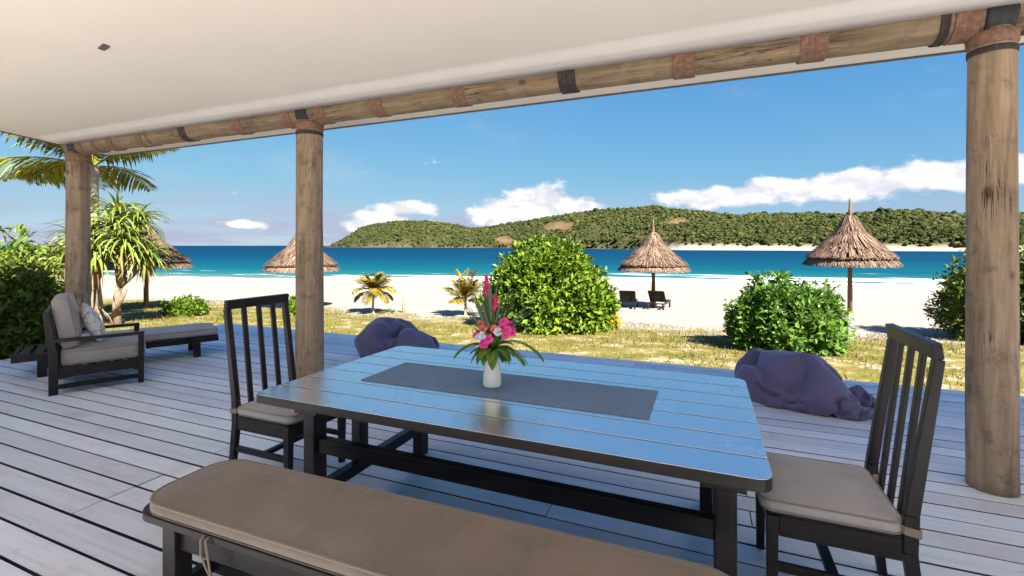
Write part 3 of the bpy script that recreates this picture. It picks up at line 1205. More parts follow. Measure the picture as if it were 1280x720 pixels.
def cushion_mb(w, d, h, r, puff=0.012, edge=0.012, seed=0, wrinkle=0.004):
    base = rrect(w, d, r)
    n = len(base)
    mb = MB()
    vs = []
    rings = []

    def ring(s, z, dome):
        idx = []
        for (x, y) in base:
            # inset towards centre line, keeping shape
            sx = max(0.0, (w - 2 * s)) / w
            sy = max(0.0, (d - 2 * s)) / d
            px, py = x * sx, y * sy
            nz = mnoise.noise(Vector((px * 5 + seed, py * 5, z * 5))) * wrinkle
            vs.append((px, py, z + dome + nz * (1 if z > h * 0.3 else 0.2)))
            idx.append(len(vs) - 1)
        rings.append(idx)
    m = min(w, d) / 2
    ring(m * 0.6, 0.001, 0)
    ring(edge, 0.0, 0)
    ring(edge * 0.3, edge * 0.35, 0)
    ring(-0.002, edge, 0)
    ring(-0.004, h * 0.5, 0)
    ring(-0.002, h - edge, 0)
    ring(edge * 0.3, h - edge * 0.35, 0)
    ring(edge, h, 0)
    for f in (0.12, 0.25, 0.42, 0.6, 0.8, 0.97):
        ring(edge + (m - edge) * f, h, puff * (1 - (1 - f) ** 2))
    fs = []
    for a, b in zip(rings[:-1], rings[1:]):
        for k in range(n):
            k2 = (k + 1) % n
            fs.append((a[k], a[k2], b[k2], b[k]))
    fs.append(tuple(reversed(rings[0])))
    fs.append(tuple(rings[-1]))
    mb.add(vs, fs)
    return mb, base


def piping(base, z, r=0.005, out=0.001):
    mb = MB()
    mb.tube([(x * (1 + out), y * (1 + out), z) for x, y in base], r, 6, closed=True)
    return mb


# ================================================================ dining table
def build_table():
    x0, x1, y0, y1 = -2.185, 0.205, 1.735, 3.025
    ztop, th = 0.73, 0.044
    cx, cy = (x0 + x1) / 2, (y0 + y1) / 2
    t = thing('dining_table', 'dark stained plank dining table with glossy top under the flower vase', 'table', (cx, cy, 0))
    n = 7
    pw = (y1 - y0) / n
    hx = (x1 - x0) / 2
    rc = 0.055
    for i in range(n):
        a = y0 + i * pw + 0.0025 - cy
        b = y0 + (i + 1) * pw - 0.0025 - cy
        mb = MB()
        # outline of this plank; rounded outer corners on the first and last
        pts = []
        if i == 0:
            for k in range(7):
                q = R(180 + 90 * k / 6)
                pts.append((-hx + rc + rc * math.cos(q), a + rc + rc * math.sin(q)))
            for k in range(7):
                q = R(270 + 90 * k / 6)
                pts.append((hx - rc + rc * math.cos(q), a + rc + rc * math.sin(q)))
            pts += [(hx, b), (-hx, b)]
        elif i == n - 1:
            pts += [(-hx, a), (hx, a)]
            for k in range(7):
                q = R(0 + 90 * k / 6)
                pts.append((hx - rc + rc * math.cos(q), b - rc + rc * math.sin(q)))
            for k in range(7):
                q = R(90 + 90 * k / 6)
                pts.append((-hx + rc + rc * math.cos(q), b - rc + rc * math.sin(q)))
        else:
            pts = [(-hx, a), (hx, a), (hx, b), (-hx, b)]
        m = len(pts)
        vs = [(p[0], p[1], ztop - th) for p in pts] + [(p[0], p[1], ztop) for p in pts]
        fs = [tuple(range(m - 1, -1, -1)), tuple(range(m, 2 * m))] + [(k, (k + 1) % m, m + (k + 1) % m, m + k) for k in range(m)]
        mb.add(vs, fs)
        o = mb.build('plank', 'table_top_varnish', t, bevel=0.003)
        o.data.materials.append(M['dark_stained_wood'])
        for pl in o.data.polygons:
            if pl.normal.z < 0.5:
                pl.material_index = 1
    W = 'dark_stained_wood'
    U = 'dark_stained_wood_upright'
    zl = ztop - th
    legs = [(-1.90, 1.885), (0.065, 1.885), (-1.90, 2.87), (0.0, 2.90)]
    for (x, y) in legs:
        MB().box(x - cx - 0.036, x - cx + 0.036, y - cy - 0.045, y - cy + 0.045, 0, zl - 0.001).build('leg', U, t, bevel=0.004)
    # battens under the top at each end, aprons, stretcher, cross bars and middle struts
    for x in (-1.90, 0.055):
        MB().box(x - cx - 0.075, x - cx + 0.075, y0 - cy + 0.08, y1 - cy - 0.08, zl - 0.052, zl - 0.0015).build('batten', W, t, bevel=0.004)
        MB().box(x - cx - 0.028, x - cx + 0.028, 1.93 - cy, 2.826 - cy, 0.17, 0.235).build('cross_bar', W, t, bevel=0.004)
        MB().box(x - cx - 0.03, x - cx + 0.03, 2.19 - cy, 2.27 - cy, 0.2355, zl - 0.0535).build('strut', U, t, bevel=0.004)
    MB().box(-1.862 - cx, 0.027 - cx, 1.862 - cy, 1.912 - cy, 0.425, 0.50).build('stretcher', W, t, bevel=0.004)
    MB().box(-1.82 - cx, -0.025 - cx, 2.90 - cy, 2.925 - cy, zl - 0.075, zl - 0.0015).build('apron', W, t, bevel=0.003)

    # runner cloth
    rx0, rx1, ry0, ry1 = -1.825, -0.235, 2.15, 2.585
    nx, ny = 60, 16
    vs, fs = [], []
    for lay in (0, 1):
        for j in range(ny + 1):
            for i in range(nx + 1):
                x = rx0 + (rx1 - rx0) * i / nx
                y = ry0 + (ry1 - ry0) * j / ny
                w = 0.0012 * (1 + mnoise.noise(Vector((x * 3, y * 6, 0))))
                e = min(i, nx - i) / nx * 30
                if lay == 1:
                    vs.append((x + 0.002 * mnoise.noise(Vector((y * 9, 3, 0))), y, 0.0005 + 0.0025 + w))
                else:
                    vs.append((x, y, 0.0005))
    m = (nx + 1) * (ny + 1)
    for j in range(ny):
        for i in range(nx):
            a = j * (nx + 1) + i
            fs.append((a, a + nx + 1, a + nx + 2, a + 1))
            fs.append((m + a, m + a + 1, m + a + nx + 2, m + a + nx + 1))
    for i in range(nx):
        a = i
        fs.append((a, a + 1, m + a + 1, m + a))
        a = ny * (nx + 1) + i
        fs.append((a + 1, a, m + a, m + a + 1))
    for j in range(ny):
        a = j * (nx + 1)
        fs.append((a + nx + 1, a, m + a, m + a + nx + 1))
        a = j * (nx + 1) + nx
        fs.append((a, a + nx + 1, m + a + nx + 1, m + a))
    mb = MB()
    mb.add(vs, fs)
    o = mb.build('table_runner', 'runner_cloth', loc=(0, 0, ztop), smooth=False)
    tag(o, 'grey blue woven runner laid along the dark table', 'runner')


build_table()


# ================================================================ benches
def build_bench():
    x0, x1, y0, y1 = -2.15, 0.13, 1.19, 1.61
    cx, cy = (x0 + x1) / 2, (y0 + y1) / 2
    w, d = x1 - x0, y1 - y0
    t = thing('bench', 'long dark bench with brown seat cushion in front of the table', 'bench', (cx, cy, 0), R(1.0))
    W, U = 'dark_stained_wood', 'dark_stained_wood_upright'
    # seat board with rounded ends
    pts = rrect(w + 0.03, d + 0.0, 0.10)
    m = len(pts)
    mb = MB()
    mb.add([(p[0], p[1], 0.395) for p in pts] + [(p[0], p[1], 0.425) for p in pts],
           [tuple(range(m - 1, -1, -1)), tuple(range(m, 2 * m))] + [(k, (k + 1) % m, m + (k + 1) % m, m + k) for k in range(m)])
    mb.build('seat_board', W, t, bevel=0.004)
    lx, ly = w / 2 - 0.20, d / 2 - 0.045
    for sx in (-1, 1):
        for sy in (-1, 1):
            MB().box(sx * lx - 0.036, sx * lx + 0.036, sy * ly - 0.036, sy * ly + 0.036, 0, 0.394).build('leg', U, t, bevel=0.004)
        MB().box(sx * lx - 0.02, sx * lx + 0.02, -ly + 0.037, ly - 0.037, 0.115, 0.165).build('cross_bar', W, t, bevel=0.003)
        MB().box(sx * lx - 0.02, sx * lx + 0.02, -ly + 0.037, ly - 0.037, 0.315, 0.393).build('end_apron', W, t, bevel=0.003)
    for sy in (-1, 1):
        MB().box(-lx + 0.037, lx - 0.037, sy * ly - 0.014, sy * ly + 0.014, 0.305, 0.393).build('apron', W, t, bevel=0.003)
    MB().box(-lx + 0.021, lx - 0.021, -0.03, 0.03, 0.12, 0.16).build('stretcher', W, t, bevel=0.003)
    mb, base = cushion_mb(w - 0.02, d - 0.01, 0.052, 0.13, puff=0.012, seed=3, wrinkle=0.003)
    c = mb.build('cushion', 'bench_cushion_cloth', t, smooth=True, loc=(0, 0, 0.426))
    piping(base, 0.047, 0.005).build('piping', 'cushion_side_cloth', c, smooth=True)
    piping(base, 0.006, 0.004).build('piping', 'cushion_piping_cloth', c, smooth=True)
    for k, dx in enumerate((-lx + 0.22, -lx + 0.245)):
        pts = [(dx, -d / 2 + 0.02, 0.43), (dx - 0.005, -d / 2 - 0.012, 0.41), (dx + 0.004 + 0.012 * k, -d / 2 - 0.018, 0.36), (dx + 0.03, -d / 2 - 0.014, 0.31 - 0.03 * k), (dx + 0.05, -d / 2 - 0.012, 0.285)]
        MB().tube(pts, 0.004, 6).build('cushion_tie', 'cushion_side_cloth', t, smooth=True)


build_bench()


# ================================================================ dining chairs
def build_chair(loc, rz, label):
    t = thing('dining_chair', label, 'chair', loc, rz, 'slatted dining chairs at the table ends')
    W, U = 'dark_stained_wood', 'dark_stained_wood_upright'
    # local x: towards the front
    fx, bx_, hy = 0.215, -0.235, 0.225
    for s in (-1, 1):
        y = s * hy
        MB().bar((fx, y, 0), (fx, y, 0.409), 0.034, 0.034, 0.046, 0.046).build('leg', U, t, bevel=0.003)
        p = MB()
        p.bar((bx_ - 0.045, y, 0), (bx_, y, 0.36), 0.036, 0.034, 0.036, 0.046)
        p.bar((bx_, y, 0.3605), (bx_ - 0.005, y, 0.50), 0.036, 0.046)
        p.bar((bx_ - 0.005, y, 0.5005), (bx_ - 0.085, y, 1.085), 0.036, 0.044, 0.036, 0.032)
        p.build('back_post', U, t, bevel=0.003)
        MB().box(bx_ + 0.024, fx - 0.024, y - 0.013, y + 0.013, 0.325, 0.409).build('side_rail', W, t, bevel=0.003)
        MB().box(bx_ + 0.005, fx - 0.018, y - 0.010, y + 0.010, 0.18, 0.215).build('side_stretcher', W, t, bevel=0.003)
    MB().box(fx - 0.013, fx + 0.013, -hy + 0.024, hy - 0.024, 0.325, 0.409).build('front_rail', W, t, bevel=0.003)
    MB().box(bx_ - 0.013, bx_ + 0.013, -hy + 0.020, hy - 0.020, 0.325, 0.409).build('rear_rail', W, t, bevel=0.003)
    MB().box(-0.02, 0.02, -hy + 0.011, hy - 0.011, 0.185, 0.21).build('cross_stretcher', W, t, bevel=0.003)
    # top rail over the posts, slats down to the rear rail
    xa = bx_ - 0.085
    MB().bar((xa + 0.006, -hy - 0.018, 1.115), (xa + 0.006, hy + 0.018, 1.115), 0.060, 0.032, side=(0.13, 0, 1)).build('top_rail', W, t, bevel=0.004)
    for k in range(3):
        y = -hy + (k + 1) * (2 * hy) / 4
        MB().bar((bx_ - 0.004, y, 0.4085), (xa + 0.005, y, 1.088), 0.034, 0.018).build('slat', U, t, bevel=0.003)
    # seat board and cushion with rounded front corners
    MB().box(bx_ + 0.026, fx + 0.018, -hy - 0.012, hy + 0.012, 0.4095, 0.4215).build('seat_board', W, t, bevel=0.003)
    mb, base = cushion_mb(0.475, 0.485, 0.052, 0.045, puff=0.010, seed=loc[0], wrinkle=0.004)
    c = mb.build('cushion', 'chair_cushion_cloth', t, smooth=True, loc=(0.018, 0, 0.4218))
    piping(base, 0.046, 0.0045).build('piping', 'cushion_side_cloth', c, smooth=True)
    piping(base, 0.006, 0.0045).build('piping', 'cushion_side_cloth', c, smooth=True)
    for s in (-1, 1):
        y = s * hy
        q = [(bx_ + 0.035, y + s * 0.0, 0.45), (bx_ + 0.02, y + s * 0.021, 0.447), (bx_ - 0.03, y + s * 0.022, 0.44), (bx_ - 0.033, y - s * 0.02, 0.442), (bx_ - 0.002, y - s * 0.026, 0.446)]
        sm = MB()
        for a, b in zip(q[:-1], q[1:]):
            sm.bar(a, b, 0.003, 0.03, side=Vector(b).__sub__(Vector(a)).cross(Vector((0, 0, 1))))
        sm.build('cushion_strap', 'cushion_side_cloth', t)
    return t


build_chair((0.462, 2.405, 0), PI, 'dark slatted dining chair beside the thick log post, facing the table end')
build_chair((-2.555, 2.335, 0), 0.0, 'dark slatted dining chair at the table end towards the armchair')


# ================================================================ armchair and lounger
def build_armchair():
    t = thing('armchair', 'low dark wooden armchair with thick grey cushions beside the corner post', 'armchair', (-6.24, 3.05, 0), R(64))
    W, U = 'dark_stained_wood', 'dark_stained_wood_upright'
    hx, hy = 0.36, 0.375
    for s in (-1, 1):
        y = s * hy
        MB().box(hx - 0.025, hx + 0.025, y - 0.025, y + 0.025, 0, 0.525).build('leg', U, t, bevel=0.004)
        p = MB()
        p.bar((-hx + 0.03, y, 0), (-hx + 0.03, y, 0.38), 0.05, 0.07)
        p.bar((-hx + 0.03, y, 0.3802), (-hx - 0.025, y, 0.84), 0.05, 0.07, 0.05, 0.045)
        p.build('back_post', U, t, bevel=0.004)
        MB().box(-hx - 0.03, hx + 0.027, y - 0.027, y + 0.027, 0.5255, 0.558).build('armrest', W, t, bevel=0.004)
        MB().box(-hx + 0.066, hx - 0.0255, y - 0.02, y + 0.02, 0.165, 0.265).build('side_rail', W, t, bevel=0.004)
        MB().box(-hx + 0.066, hx - 0.0255, y - 0.017, y + 0.017, 0.055, 0.10).build('side_stretcher', W, t, bevel=0.004)
    for x in (hx - 0.02, -hx + 0.03):
        MB().box(x - 0.018, x + 0.018, -hy + 0.026, hy - 0.026, 0.165, 0.255).build('cross_rail', W, t, bevel=0.004)
    for k in range(6):
        x = -hx + 0.10 + k * 0.108
        MB().box(x - 0.035, x + 0.035, -hy + 0.021, hy - 0.021, 0.2455, 0.2635).build('seat_slat', W, t, bevel=0.002)
    MB().bar((-hx - 0.020, -hy + 0.026, 0.80), (-hx - 0.020, hy - 0.026, 0.80), 0.08, 0.028, side=(-0.12, 0, 1)).build('top_rail', W, t, bevel=0.004)
    for k in range(5):
        y = -hy + 0.11 + k * (2 * hy - 0.22) / 4
        MB().bar((-hx + 0.03, y, 0.29), (-hx - 0.014, y, 0.758), 0.05, 0.016).build('back_slat', U, t, bevel=0.003)
    mb, base = cushion_mb(0.68, 0.685, 0.175, 0.05, puff=0.022, edge=0.03, seed=2, wrinkle=0.008)
    c = mb.build('seat_cushion', 'armchair_cushion_cloth', t, smooth=True, loc=(0.065, 0, 0.264))
    piping(base, 0.145, 0.005).build('piping', 'cushion_side_cloth', c, smooth=True)
    mb, base = cushion_mb(0.52, 0.68, 0.15, 0.05, puff=0.03, edge=0.03, seed=5, wrinkle=0.009)
    c = mb.build('back_cushion', 'armchair_cushion_cloth', t, smooth=True)
    # stand it up: local x of the cushion -> up, its top face looks forward
    sn, cs = math.sin(R(9)), math.cos(R(9))
    c.matrix_local = Matrix(((-sn, 0, cs, -hx + 0.045), (0, -1, 0, 0), (cs, 0, sn, 0.700), (0, 0, 0, 1)))
    piping(base, 0.13, 0.005).build('piping', 'cushion_side_cloth', c, smooth=True)
    return t


arm = build_armchair()


def build_pillow():
    mb = MB()
    n = 18
    vs, fs = [], []
    w = 0.42
    for side in (1, -1):
        for j in range(n + 1):
            for i in range(n + 1):
                a = i / n * 2 - 1
                b = j / n * 2 - 1
                h = 0.075 * ((1 - abs(a) ** 2.4) * (1 - abs(b) ** 2.4)) ** 0.5
                pin = 1 - 0.06 * (1 - (1 - abs(a)) ** 0.8) * (abs(b) < 0.95) * (1 - abs(b)) - 0.0
                vs.append((a * w / 2 * (1 - 0.07 * (1 - b * b)), b * w / 2 * (1 - 0.07 * (1 - a * a)), side * h))
    m = (n + 1) ** 2
    for j in range(n):
        for i in range(n):
            a = j * (n + 1) + i
            fs.append((a, a + 1, a + n + 2, a + n + 1))
            fs.append((m + a, m + a + n + 1, m + a + n + 2, m + a + 1))
    mb.add(vs, fs)
    o = mb.build('throw_pillow', 'pillow_print', smooth=True)
    rot = Matrix.Rotation(R(64), 4, 'Z') @ Matrix.Translation((-0.035, -0.03, 0.652)) @ Matrix.Rotation(R(68), 4, 'Y') @ Matrix.Rotation(R(8), 4, 'Z')
    o.matrix_world = Matrix.Translation((-6.24, 3.05, 0)) @ rot
    tag(o, 'white throw pillow with brown print on the armchair', 'pillow')


build_pillow()


def build_sun_lounger():
    t = thing('sun_lounger', 'flat dark framed sun lounger with grey mattress behind the armchair', 'sun lounger', (-6.93, 3.69, 0), R(63))
    W, U = 'dark_stained_wood', 'dark_stained_wood_upright'
    hl, hw = 0.98, 0.33
    for s in (-1, 1):
        MB().box(-hl, hl, s * hw - 0.02, s * hw + 0.02, 0.20, 0.28).build('side_rail', W, t, bevel=0.004)
        for x in (hl - 0.24, -hl + 0.24):
            MB().box(x - 0.04, x + 0.04, s * (hw - 0.052) - 0.03, s * (hw - 0.052) + 0.03, 0, 0.262).build('leg', U, t, bevel=0.004)
    for x in (hl - 0.012, -hl + 0.012):
        MB().box(x - 0.016, x + 0.016, -hw + 0.021, hw - 0.021, 0.205, 0.278).build('end_rail', W, t, bevel=0.004)
    for k in range(16):
        x = -hl + 0.09 + k * (2 * hl - 0.18) / 15
        MB().box(x - 0.04, x + 0.04, -hw + 0.021, hw - 0.021, 0.2625, 0.281).build('slat', W, t, bevel=0.002)
    mb, base = cushion_mb(2 * hl - 0.34, 2 * hw - 0.0, 0.09, 0.05, puff=0.012, edge=0.02, seed=8, wrinkle=0.006)
    c = mb.build('mattress', 'lounger_cushion_cloth', t, smooth=True, loc=(0.165, 0, 0.2815))
    piping(base, 0.078, 0.005).build('piping', 'cushion_side_cloth', c, smooth=True)


build_sun_lounger()


# ================================================================ bean bags
def settle_sack(seed, kind, frames=60):
    """an under-filled cloth sack dropped on the floor; returns the settled mesh"""
    bm = bmesh.new()
    bmesh.ops.create_icosphere(bm, subdivisions=5, radius=1.0)
    for v in bm.verts:
        d = v.co.copy()
        d *= (abs(d.x) ** 2.6 + abs(d.y) ** 2.6 + abs(d.z) ** 2.6) ** (-1 / 2.6)
        if kind == 0:
            v.co = Vector((d.x * .52, d.y * .52, d.z * .42 + .45))
        else:
            k = 1 - .28 * max(0, d.x)
            v.co = Vector((d.x * .66, d.y * .5 * k, d.z * .38 * k + .44 - .10 * d.x))
        v.co += Vector([mnoise.noise(d * 2 + Vector(q)) for q in ((seed, 0, 0), (0, seed, 0), (0, 0, seed))]) * 0.03
    me = bpy.data.meshes.new('sack')
    bm.to_mesh(me)
    bm.free()
    o = bpy.data.objects.new('sack', me)
    C.objects.link(o)
    fl = MB().add([(-3, -3, 0), (3, -3, 0), (3, 3, 0), (-3, 3, 0)], [(0, 1, 2, 3)]).build('floor_guide', 'beanbag_cloth')
    fl.modifiers.new('collision', 'COLLISION')
    fl.collision.cloth_friction = 40
    fl.collision.thickness_outer = 0.01
    m = o.modifiers.new('cloth', 'CLOTH')
    c = m.settings
    c.quality = 6
    c.mass = 0.25
    c.tension_stiffness = 20
    c.compression_stiffness = 8
    c.shear_stiffness = 8
    c.bending_stiffness = 0.05
    c.tension_damping = 12
    c.compression_damping = 12
    c.shear_damping = 8
    c.air_damping = 2
    c.shrink_min = -0.29 if kind == 0 else -0.29
    c.use_pressure = True
    c.uniform_pressure_force = 0.30 if kind == 0 else 0.34
    c.use_pressure_volume = True
    c.target_volume = 0.42 if kind == 0 else 0.32
    c.pressure_factor = 4
    m.collision_settings.collision_quality = 3
    m.collision_settings.distance_min = 0.008
    m.point_cache.frame_start = 1
    m.point_cache.frame_end = frames
    for f in range(1, frames + 1):
        scene.frame_set(f)
    out = bpy.data.meshes.new_from_object(o.evaluated_get(bpy.context.evaluated_depsgraph_get()))
    bpy.data.objects.remove(o)
    bpy.data.objects.remove(fl)
    scene.frame_set(1)
    return out


def build_beanbag(loc, rz, w, d, h, seed, kind, label):
    me = settle_sack(seed, kind)
    co = np.empty(len(me.vertices) * 3)
    me.vertices.foreach_get('co', co)
    co = co.reshape(-1, 3)
    lo, hi = co.min(0), co.max(0)
    co = (co - np.array([(lo[0] + hi[0]) / 2, (lo[1] + hi[1]) / 2, lo[2]])) / (hi - lo) * np.array([w, d, h])
    co[:, 2] = np.maximum(co[:, 2] - 0.004, 0.0)
    me.vertices.foreach_set('co', co.ravel())
    me.update()
    me.materials.clear()
    o = link('beanbag', me, 'beanbag_cloth', smooth=True)
    o.location = loc
    o.rotation_euler = (0, 0, rz)
    tag(o, label, 'beanbag', 'purple bean bags on the deck')


build_beanbag((-3.80, 5.22, 0), R(20), 1.12, 1.02, 0.55, 2.3, 0, 'upright drum shaped purple bean bag beyond the table end')
build_beanbag((0.87, 5.28, 0), R(-10), 1.24, 0.88, 0.49, 6.0, 1, 'slumped crumpled purple bean bag beside the round green bush')


# ================================================================ vase with flowers
VX, VY, VZ = -1.08, 2.325, 0.7355


def build_vase():
    mb = MB()
    prof = [(0.046, 0.0), (0.050, 0.004), (0.051, 0.02), (0.047, 0.07), (0.040, 0.125), (0.034, 0.185), (0.033, 0.205),
            (0.030, 0.206), (0.030, 0.185), (0.036, 0.12), (0.042, 0.07), (0.045, 0.02), (0.02, 0.014)]
    mb.lathe(prof, 36)
    o = mb.build('vase', 'white_ceramic', smooth=True, loc=(VX, VY, VZ))
    tag(o, 'white tapered ceramic vase standing on the runner', 'vase')


build_vase()


def strip(mb, base, dirv, length, width, droop, n=7, side=None, fold=0.25, up0=0.0, taper=0.55, twist=0.0):
    """an arching leaf blade: a folded strip of n segments"""
    d = Vector(dirv).normalized()
    p = Vector(base)
    if side is None:
        side = d.cross(Vector((0, 0, 1)))
        if side.length < 1e-3:
            side = Vector((1, 0, 0))
    side = Vector(side).normalized()
    vs, fs = [], []
    seg = length / n
    for i in range(n + 1):
        t = i / n
        if t < taper:
            w = width * (0.45 + 0.55 * math.sin(min(1, t / taper) * PI / 2))
        else:
            w = width * math.cos((t - taper) / (1 - taper) * PI / 2) ** 0.8
        w = max(w, width * 0.03)
        nrm = side.cross(d).normalized()
        vs += [p - side * w / 2 + nrm * (w * fold), p, p + side * w / 2 + nrm * (w * fold)]
        d = (d + Vector((0, 0, -droop * seg))).normalized()
        p = p + d * seg
    for i in range(n):
        a = i * 3
        fs += [(a, a + 1, a + 4, a + 3), (a + 1, a + 2, a + 5, a + 4)]
    mb.add(vs, fs)


def build_bouquet():
    r = random.Random(12)
    t = thing('bouquet', 'tropical bouquet of pink ginger and orchids with green leaves in the white vase', 'flowers', (VX, VY, VZ + 0.016))
    H = 0.19                                             # vase mouth above origin

    def stem(p1, rad=0.0035):
        p1 = Vector(p1)
        MB().tube([(0, 0, 0), (p1.x * 0.10, p1.y * 0.10, H), (p1.x * 0.55, p1.y * 0.55, H + (p1.z - H) * 0.55), p1], rad, 6).build('stem', 'bouquet_leaf', t, smooth=True)

    # picture right = (0.92, 0.38), towards the camera = (0.42, -0.9)
    rt = Vector((0.924, 0.383, 0))
    cm = Vector((0.42, -0.907, 0))

    def P(a, b, z):
        return rt * a + cm * b + Vector((0, 0, z))
    # broad drooping leaves over the rim
    for k in range(30):
        a = k * 2.4 + r.uniform(-0.3, 0.3)
        dv = (math.cos(a), math.sin(a), r.uniform(0.0, 1.1))
        mb = MB()
        strip(mb, (0.012 * math.cos(a), 0.012 * math.sin(a), H - 0.005), dv, r.uniform(0.10, 0.15), r.uniform(0.042, 0.066), r.uniform(10, 17), n=7, fold=0.18)
        mb.build('leaf', 'bouquet_leaf', t, smooth=True)
    for k in range(9):
        a = k * 2.4
        dv = (math.cos(a) * 0.6, math.sin(a) * 0.6, 1.0)
        mb = MB()
        strip(mb, (0.01 * math.cos(a), 0.01 * math.sin(a), H), dv, r.uniform(0.14, 0.20), r.uniform(0.034, 0.05), r.uniform(2, 5), n=7, fold=0.2)
        mb.build('leaf', 'bouquet_leaf', t, smooth=True)
    # long arching fern-like leaf to the right
    for (dv, ln, dr) in ((P(0.95, 0.1, 0.85), 0.31, 6.0), (P(0.9, 0.5, 0.5), 0.22, 6.5), (P(-0.9, 0.1, 0.75), 0.22, 8)):
        mb = MB()
        d = Vector(dv).normalized()
        p = Vector((0, 0, H))
        sd_ = d.cross(Vector((0, 0, 1))).normalized()
        pts = [p.copy()]
        for i in range(16):
            d = (d + Vector((0, 0, -dr * ln / 16))).normalized()
            p = p + d * ln / 16
            pts.append(p.copy())
            if i > 3:
                for s in (-1, 1):
                    strip(mb, p, d * 0.7 + sd_ * s * 0.8, 0.055 * (1 - (i - 9) ** 2 / 90), 0.010, 6, n=3)
        mb.tube(pts, 0.0022, 5)
        mb.build('fern_frond', 'bouquet_leaf', t)
    # slim grey-green blades fanning upward
    for k in range(36):
        a = r.uniform(-1, 1)
        dv = P(a * 0.75 + 0.12, r.uniform(-0.5, 0.4), 1.0)
        mb = MB()
        strip(mb, P(0.006 * a, 0, H), dv, r.uniform(0.26, 0.42), r.uniform(0.010, 0.017), r.uniform(0.2, 1.6), n=7, fold=0.2)
        mb.build('blade', 'bouquet_blade', t)

    # torch ginger: overlapping bracts round a tall head
    def ginger(base, length, rad, lean):
        base = Vector(base)
        stem(base)
        mb = MB()
        for k in range(34):
            z = (k / 34) * length
            a = k * 2.4
            rr = rad * (math.sin((k / 34) ** 0.75 * PI * 0.86 + 0.35)) * 0.6
            o = base + lean * z + Vector((math.cos(a) * rr * 0.35, math.sin(a) * rr * 0.35, z))
            strip(mb, o, (math.cos(a) * 0.55, math.sin(a) * 0.55, 1.0), 0.045 * (1 - 0.35 * k / 34), 0.021 * (1 - 0.4 * k / 34), -6, n=4, fold=0.35, taper=0.5)
        mb.build('ginger_flower', 'petal_ginger', t, smooth=True)
    ginger(P(-0.028, 0.0, 0.46), 0.115, 0.03, Vector((-0.05, 0, 0)))
    ginger(P(0.012, 0.02, 0.385), 0.075, 0.018, Vector((0.12, 0.05, 0)))

    def bloom(c, rad, mat, n=6, face=None):
        c = Vector(c)
        face = (cm + Vector((0, 0, 0.5))).normalized() if face is None else Vector(face).normalized()
        a1 = face.cross(Vector((0, 0, 1))).normalized()
        a2 = a1.cross(face)
        mb = MB()
        for k in range(n):
            a = 2 * PI * k / n + r.uniform(-0.2, 0.2)
            dv = a1 * math.cos(a) + a2 * math.sin(a) + face * 0.45
            strip(mb, c, dv, rad * r.uniform(0.85, 1.1), rad * 0.85, 4, n=4, side=face.cross(dv), fold=0.12, taper=0.6)
        for k in range(3):
            a = 2 * PI * k / 3
            dv = a1 * math.cos(a) * 0.5 + a2 * math.sin(a) * 0.5 + face
            strip(mb, c, dv, rad * 0.5, rad * 0.35, 2, n=3, side=face.cross(dv), fold=0.3)
        mb.build('bloom', mat, t, smooth=True)
    # pink orchid spray
    for (a, b, z) in ((0.062, 0.03, 0.335), (0.095, 0.03, 0.320), (0.080, 0.06, 0.295), (0.070, 0.07, 0.275), (0.105, 0.05, 0.285), (0.055, 0.05, 0.310)):
        stem(P(a, b, z - 0.01), 0.002)
        bloom(P(a, b, z), 0.030, 'petal_pink')
    for (a, b, z) in ((-0.035, 0.075, 0.245), (-0.02, 0.085, 0.255), (-0.045, 0.07, 0.225)):
        stem(P(a, b, z - 0.01), 0.002)
        bloom(P(a, b, z), 0.030, 'petal_pink')
    for (a, b, z) in ((-0.075, 0.03, 0.275), (-0.085, 0.05, 0.265)):
        stem(P(a, b, z - 0.01), 0.002)
        bloom(P(a, b, z), 0.022, 'petal_pink')
    for (a, b, z) in ((-0.060, 0.03, 0.325), (-0.035, 0.03, 0.318), (-0.048, 0.05, 0.302), (0.012, 0.06, 0.30)):
        stem(P(a, b, z - 0.01), 0.002)
        bloom(P(a, b, z), 0.027, 'petal_salmon', 7)
    for (a, b, z) in ((-0.070, 0.07, 0.262), (-0.052, 0.08, 0.272), (0.03, 0.07, 0.288)):
        stem(P(a, b, z - 0.01), 0.002)
        bloom(P(a, b, z), 0.026, 'petal_pale', 6)


build_bouquet()


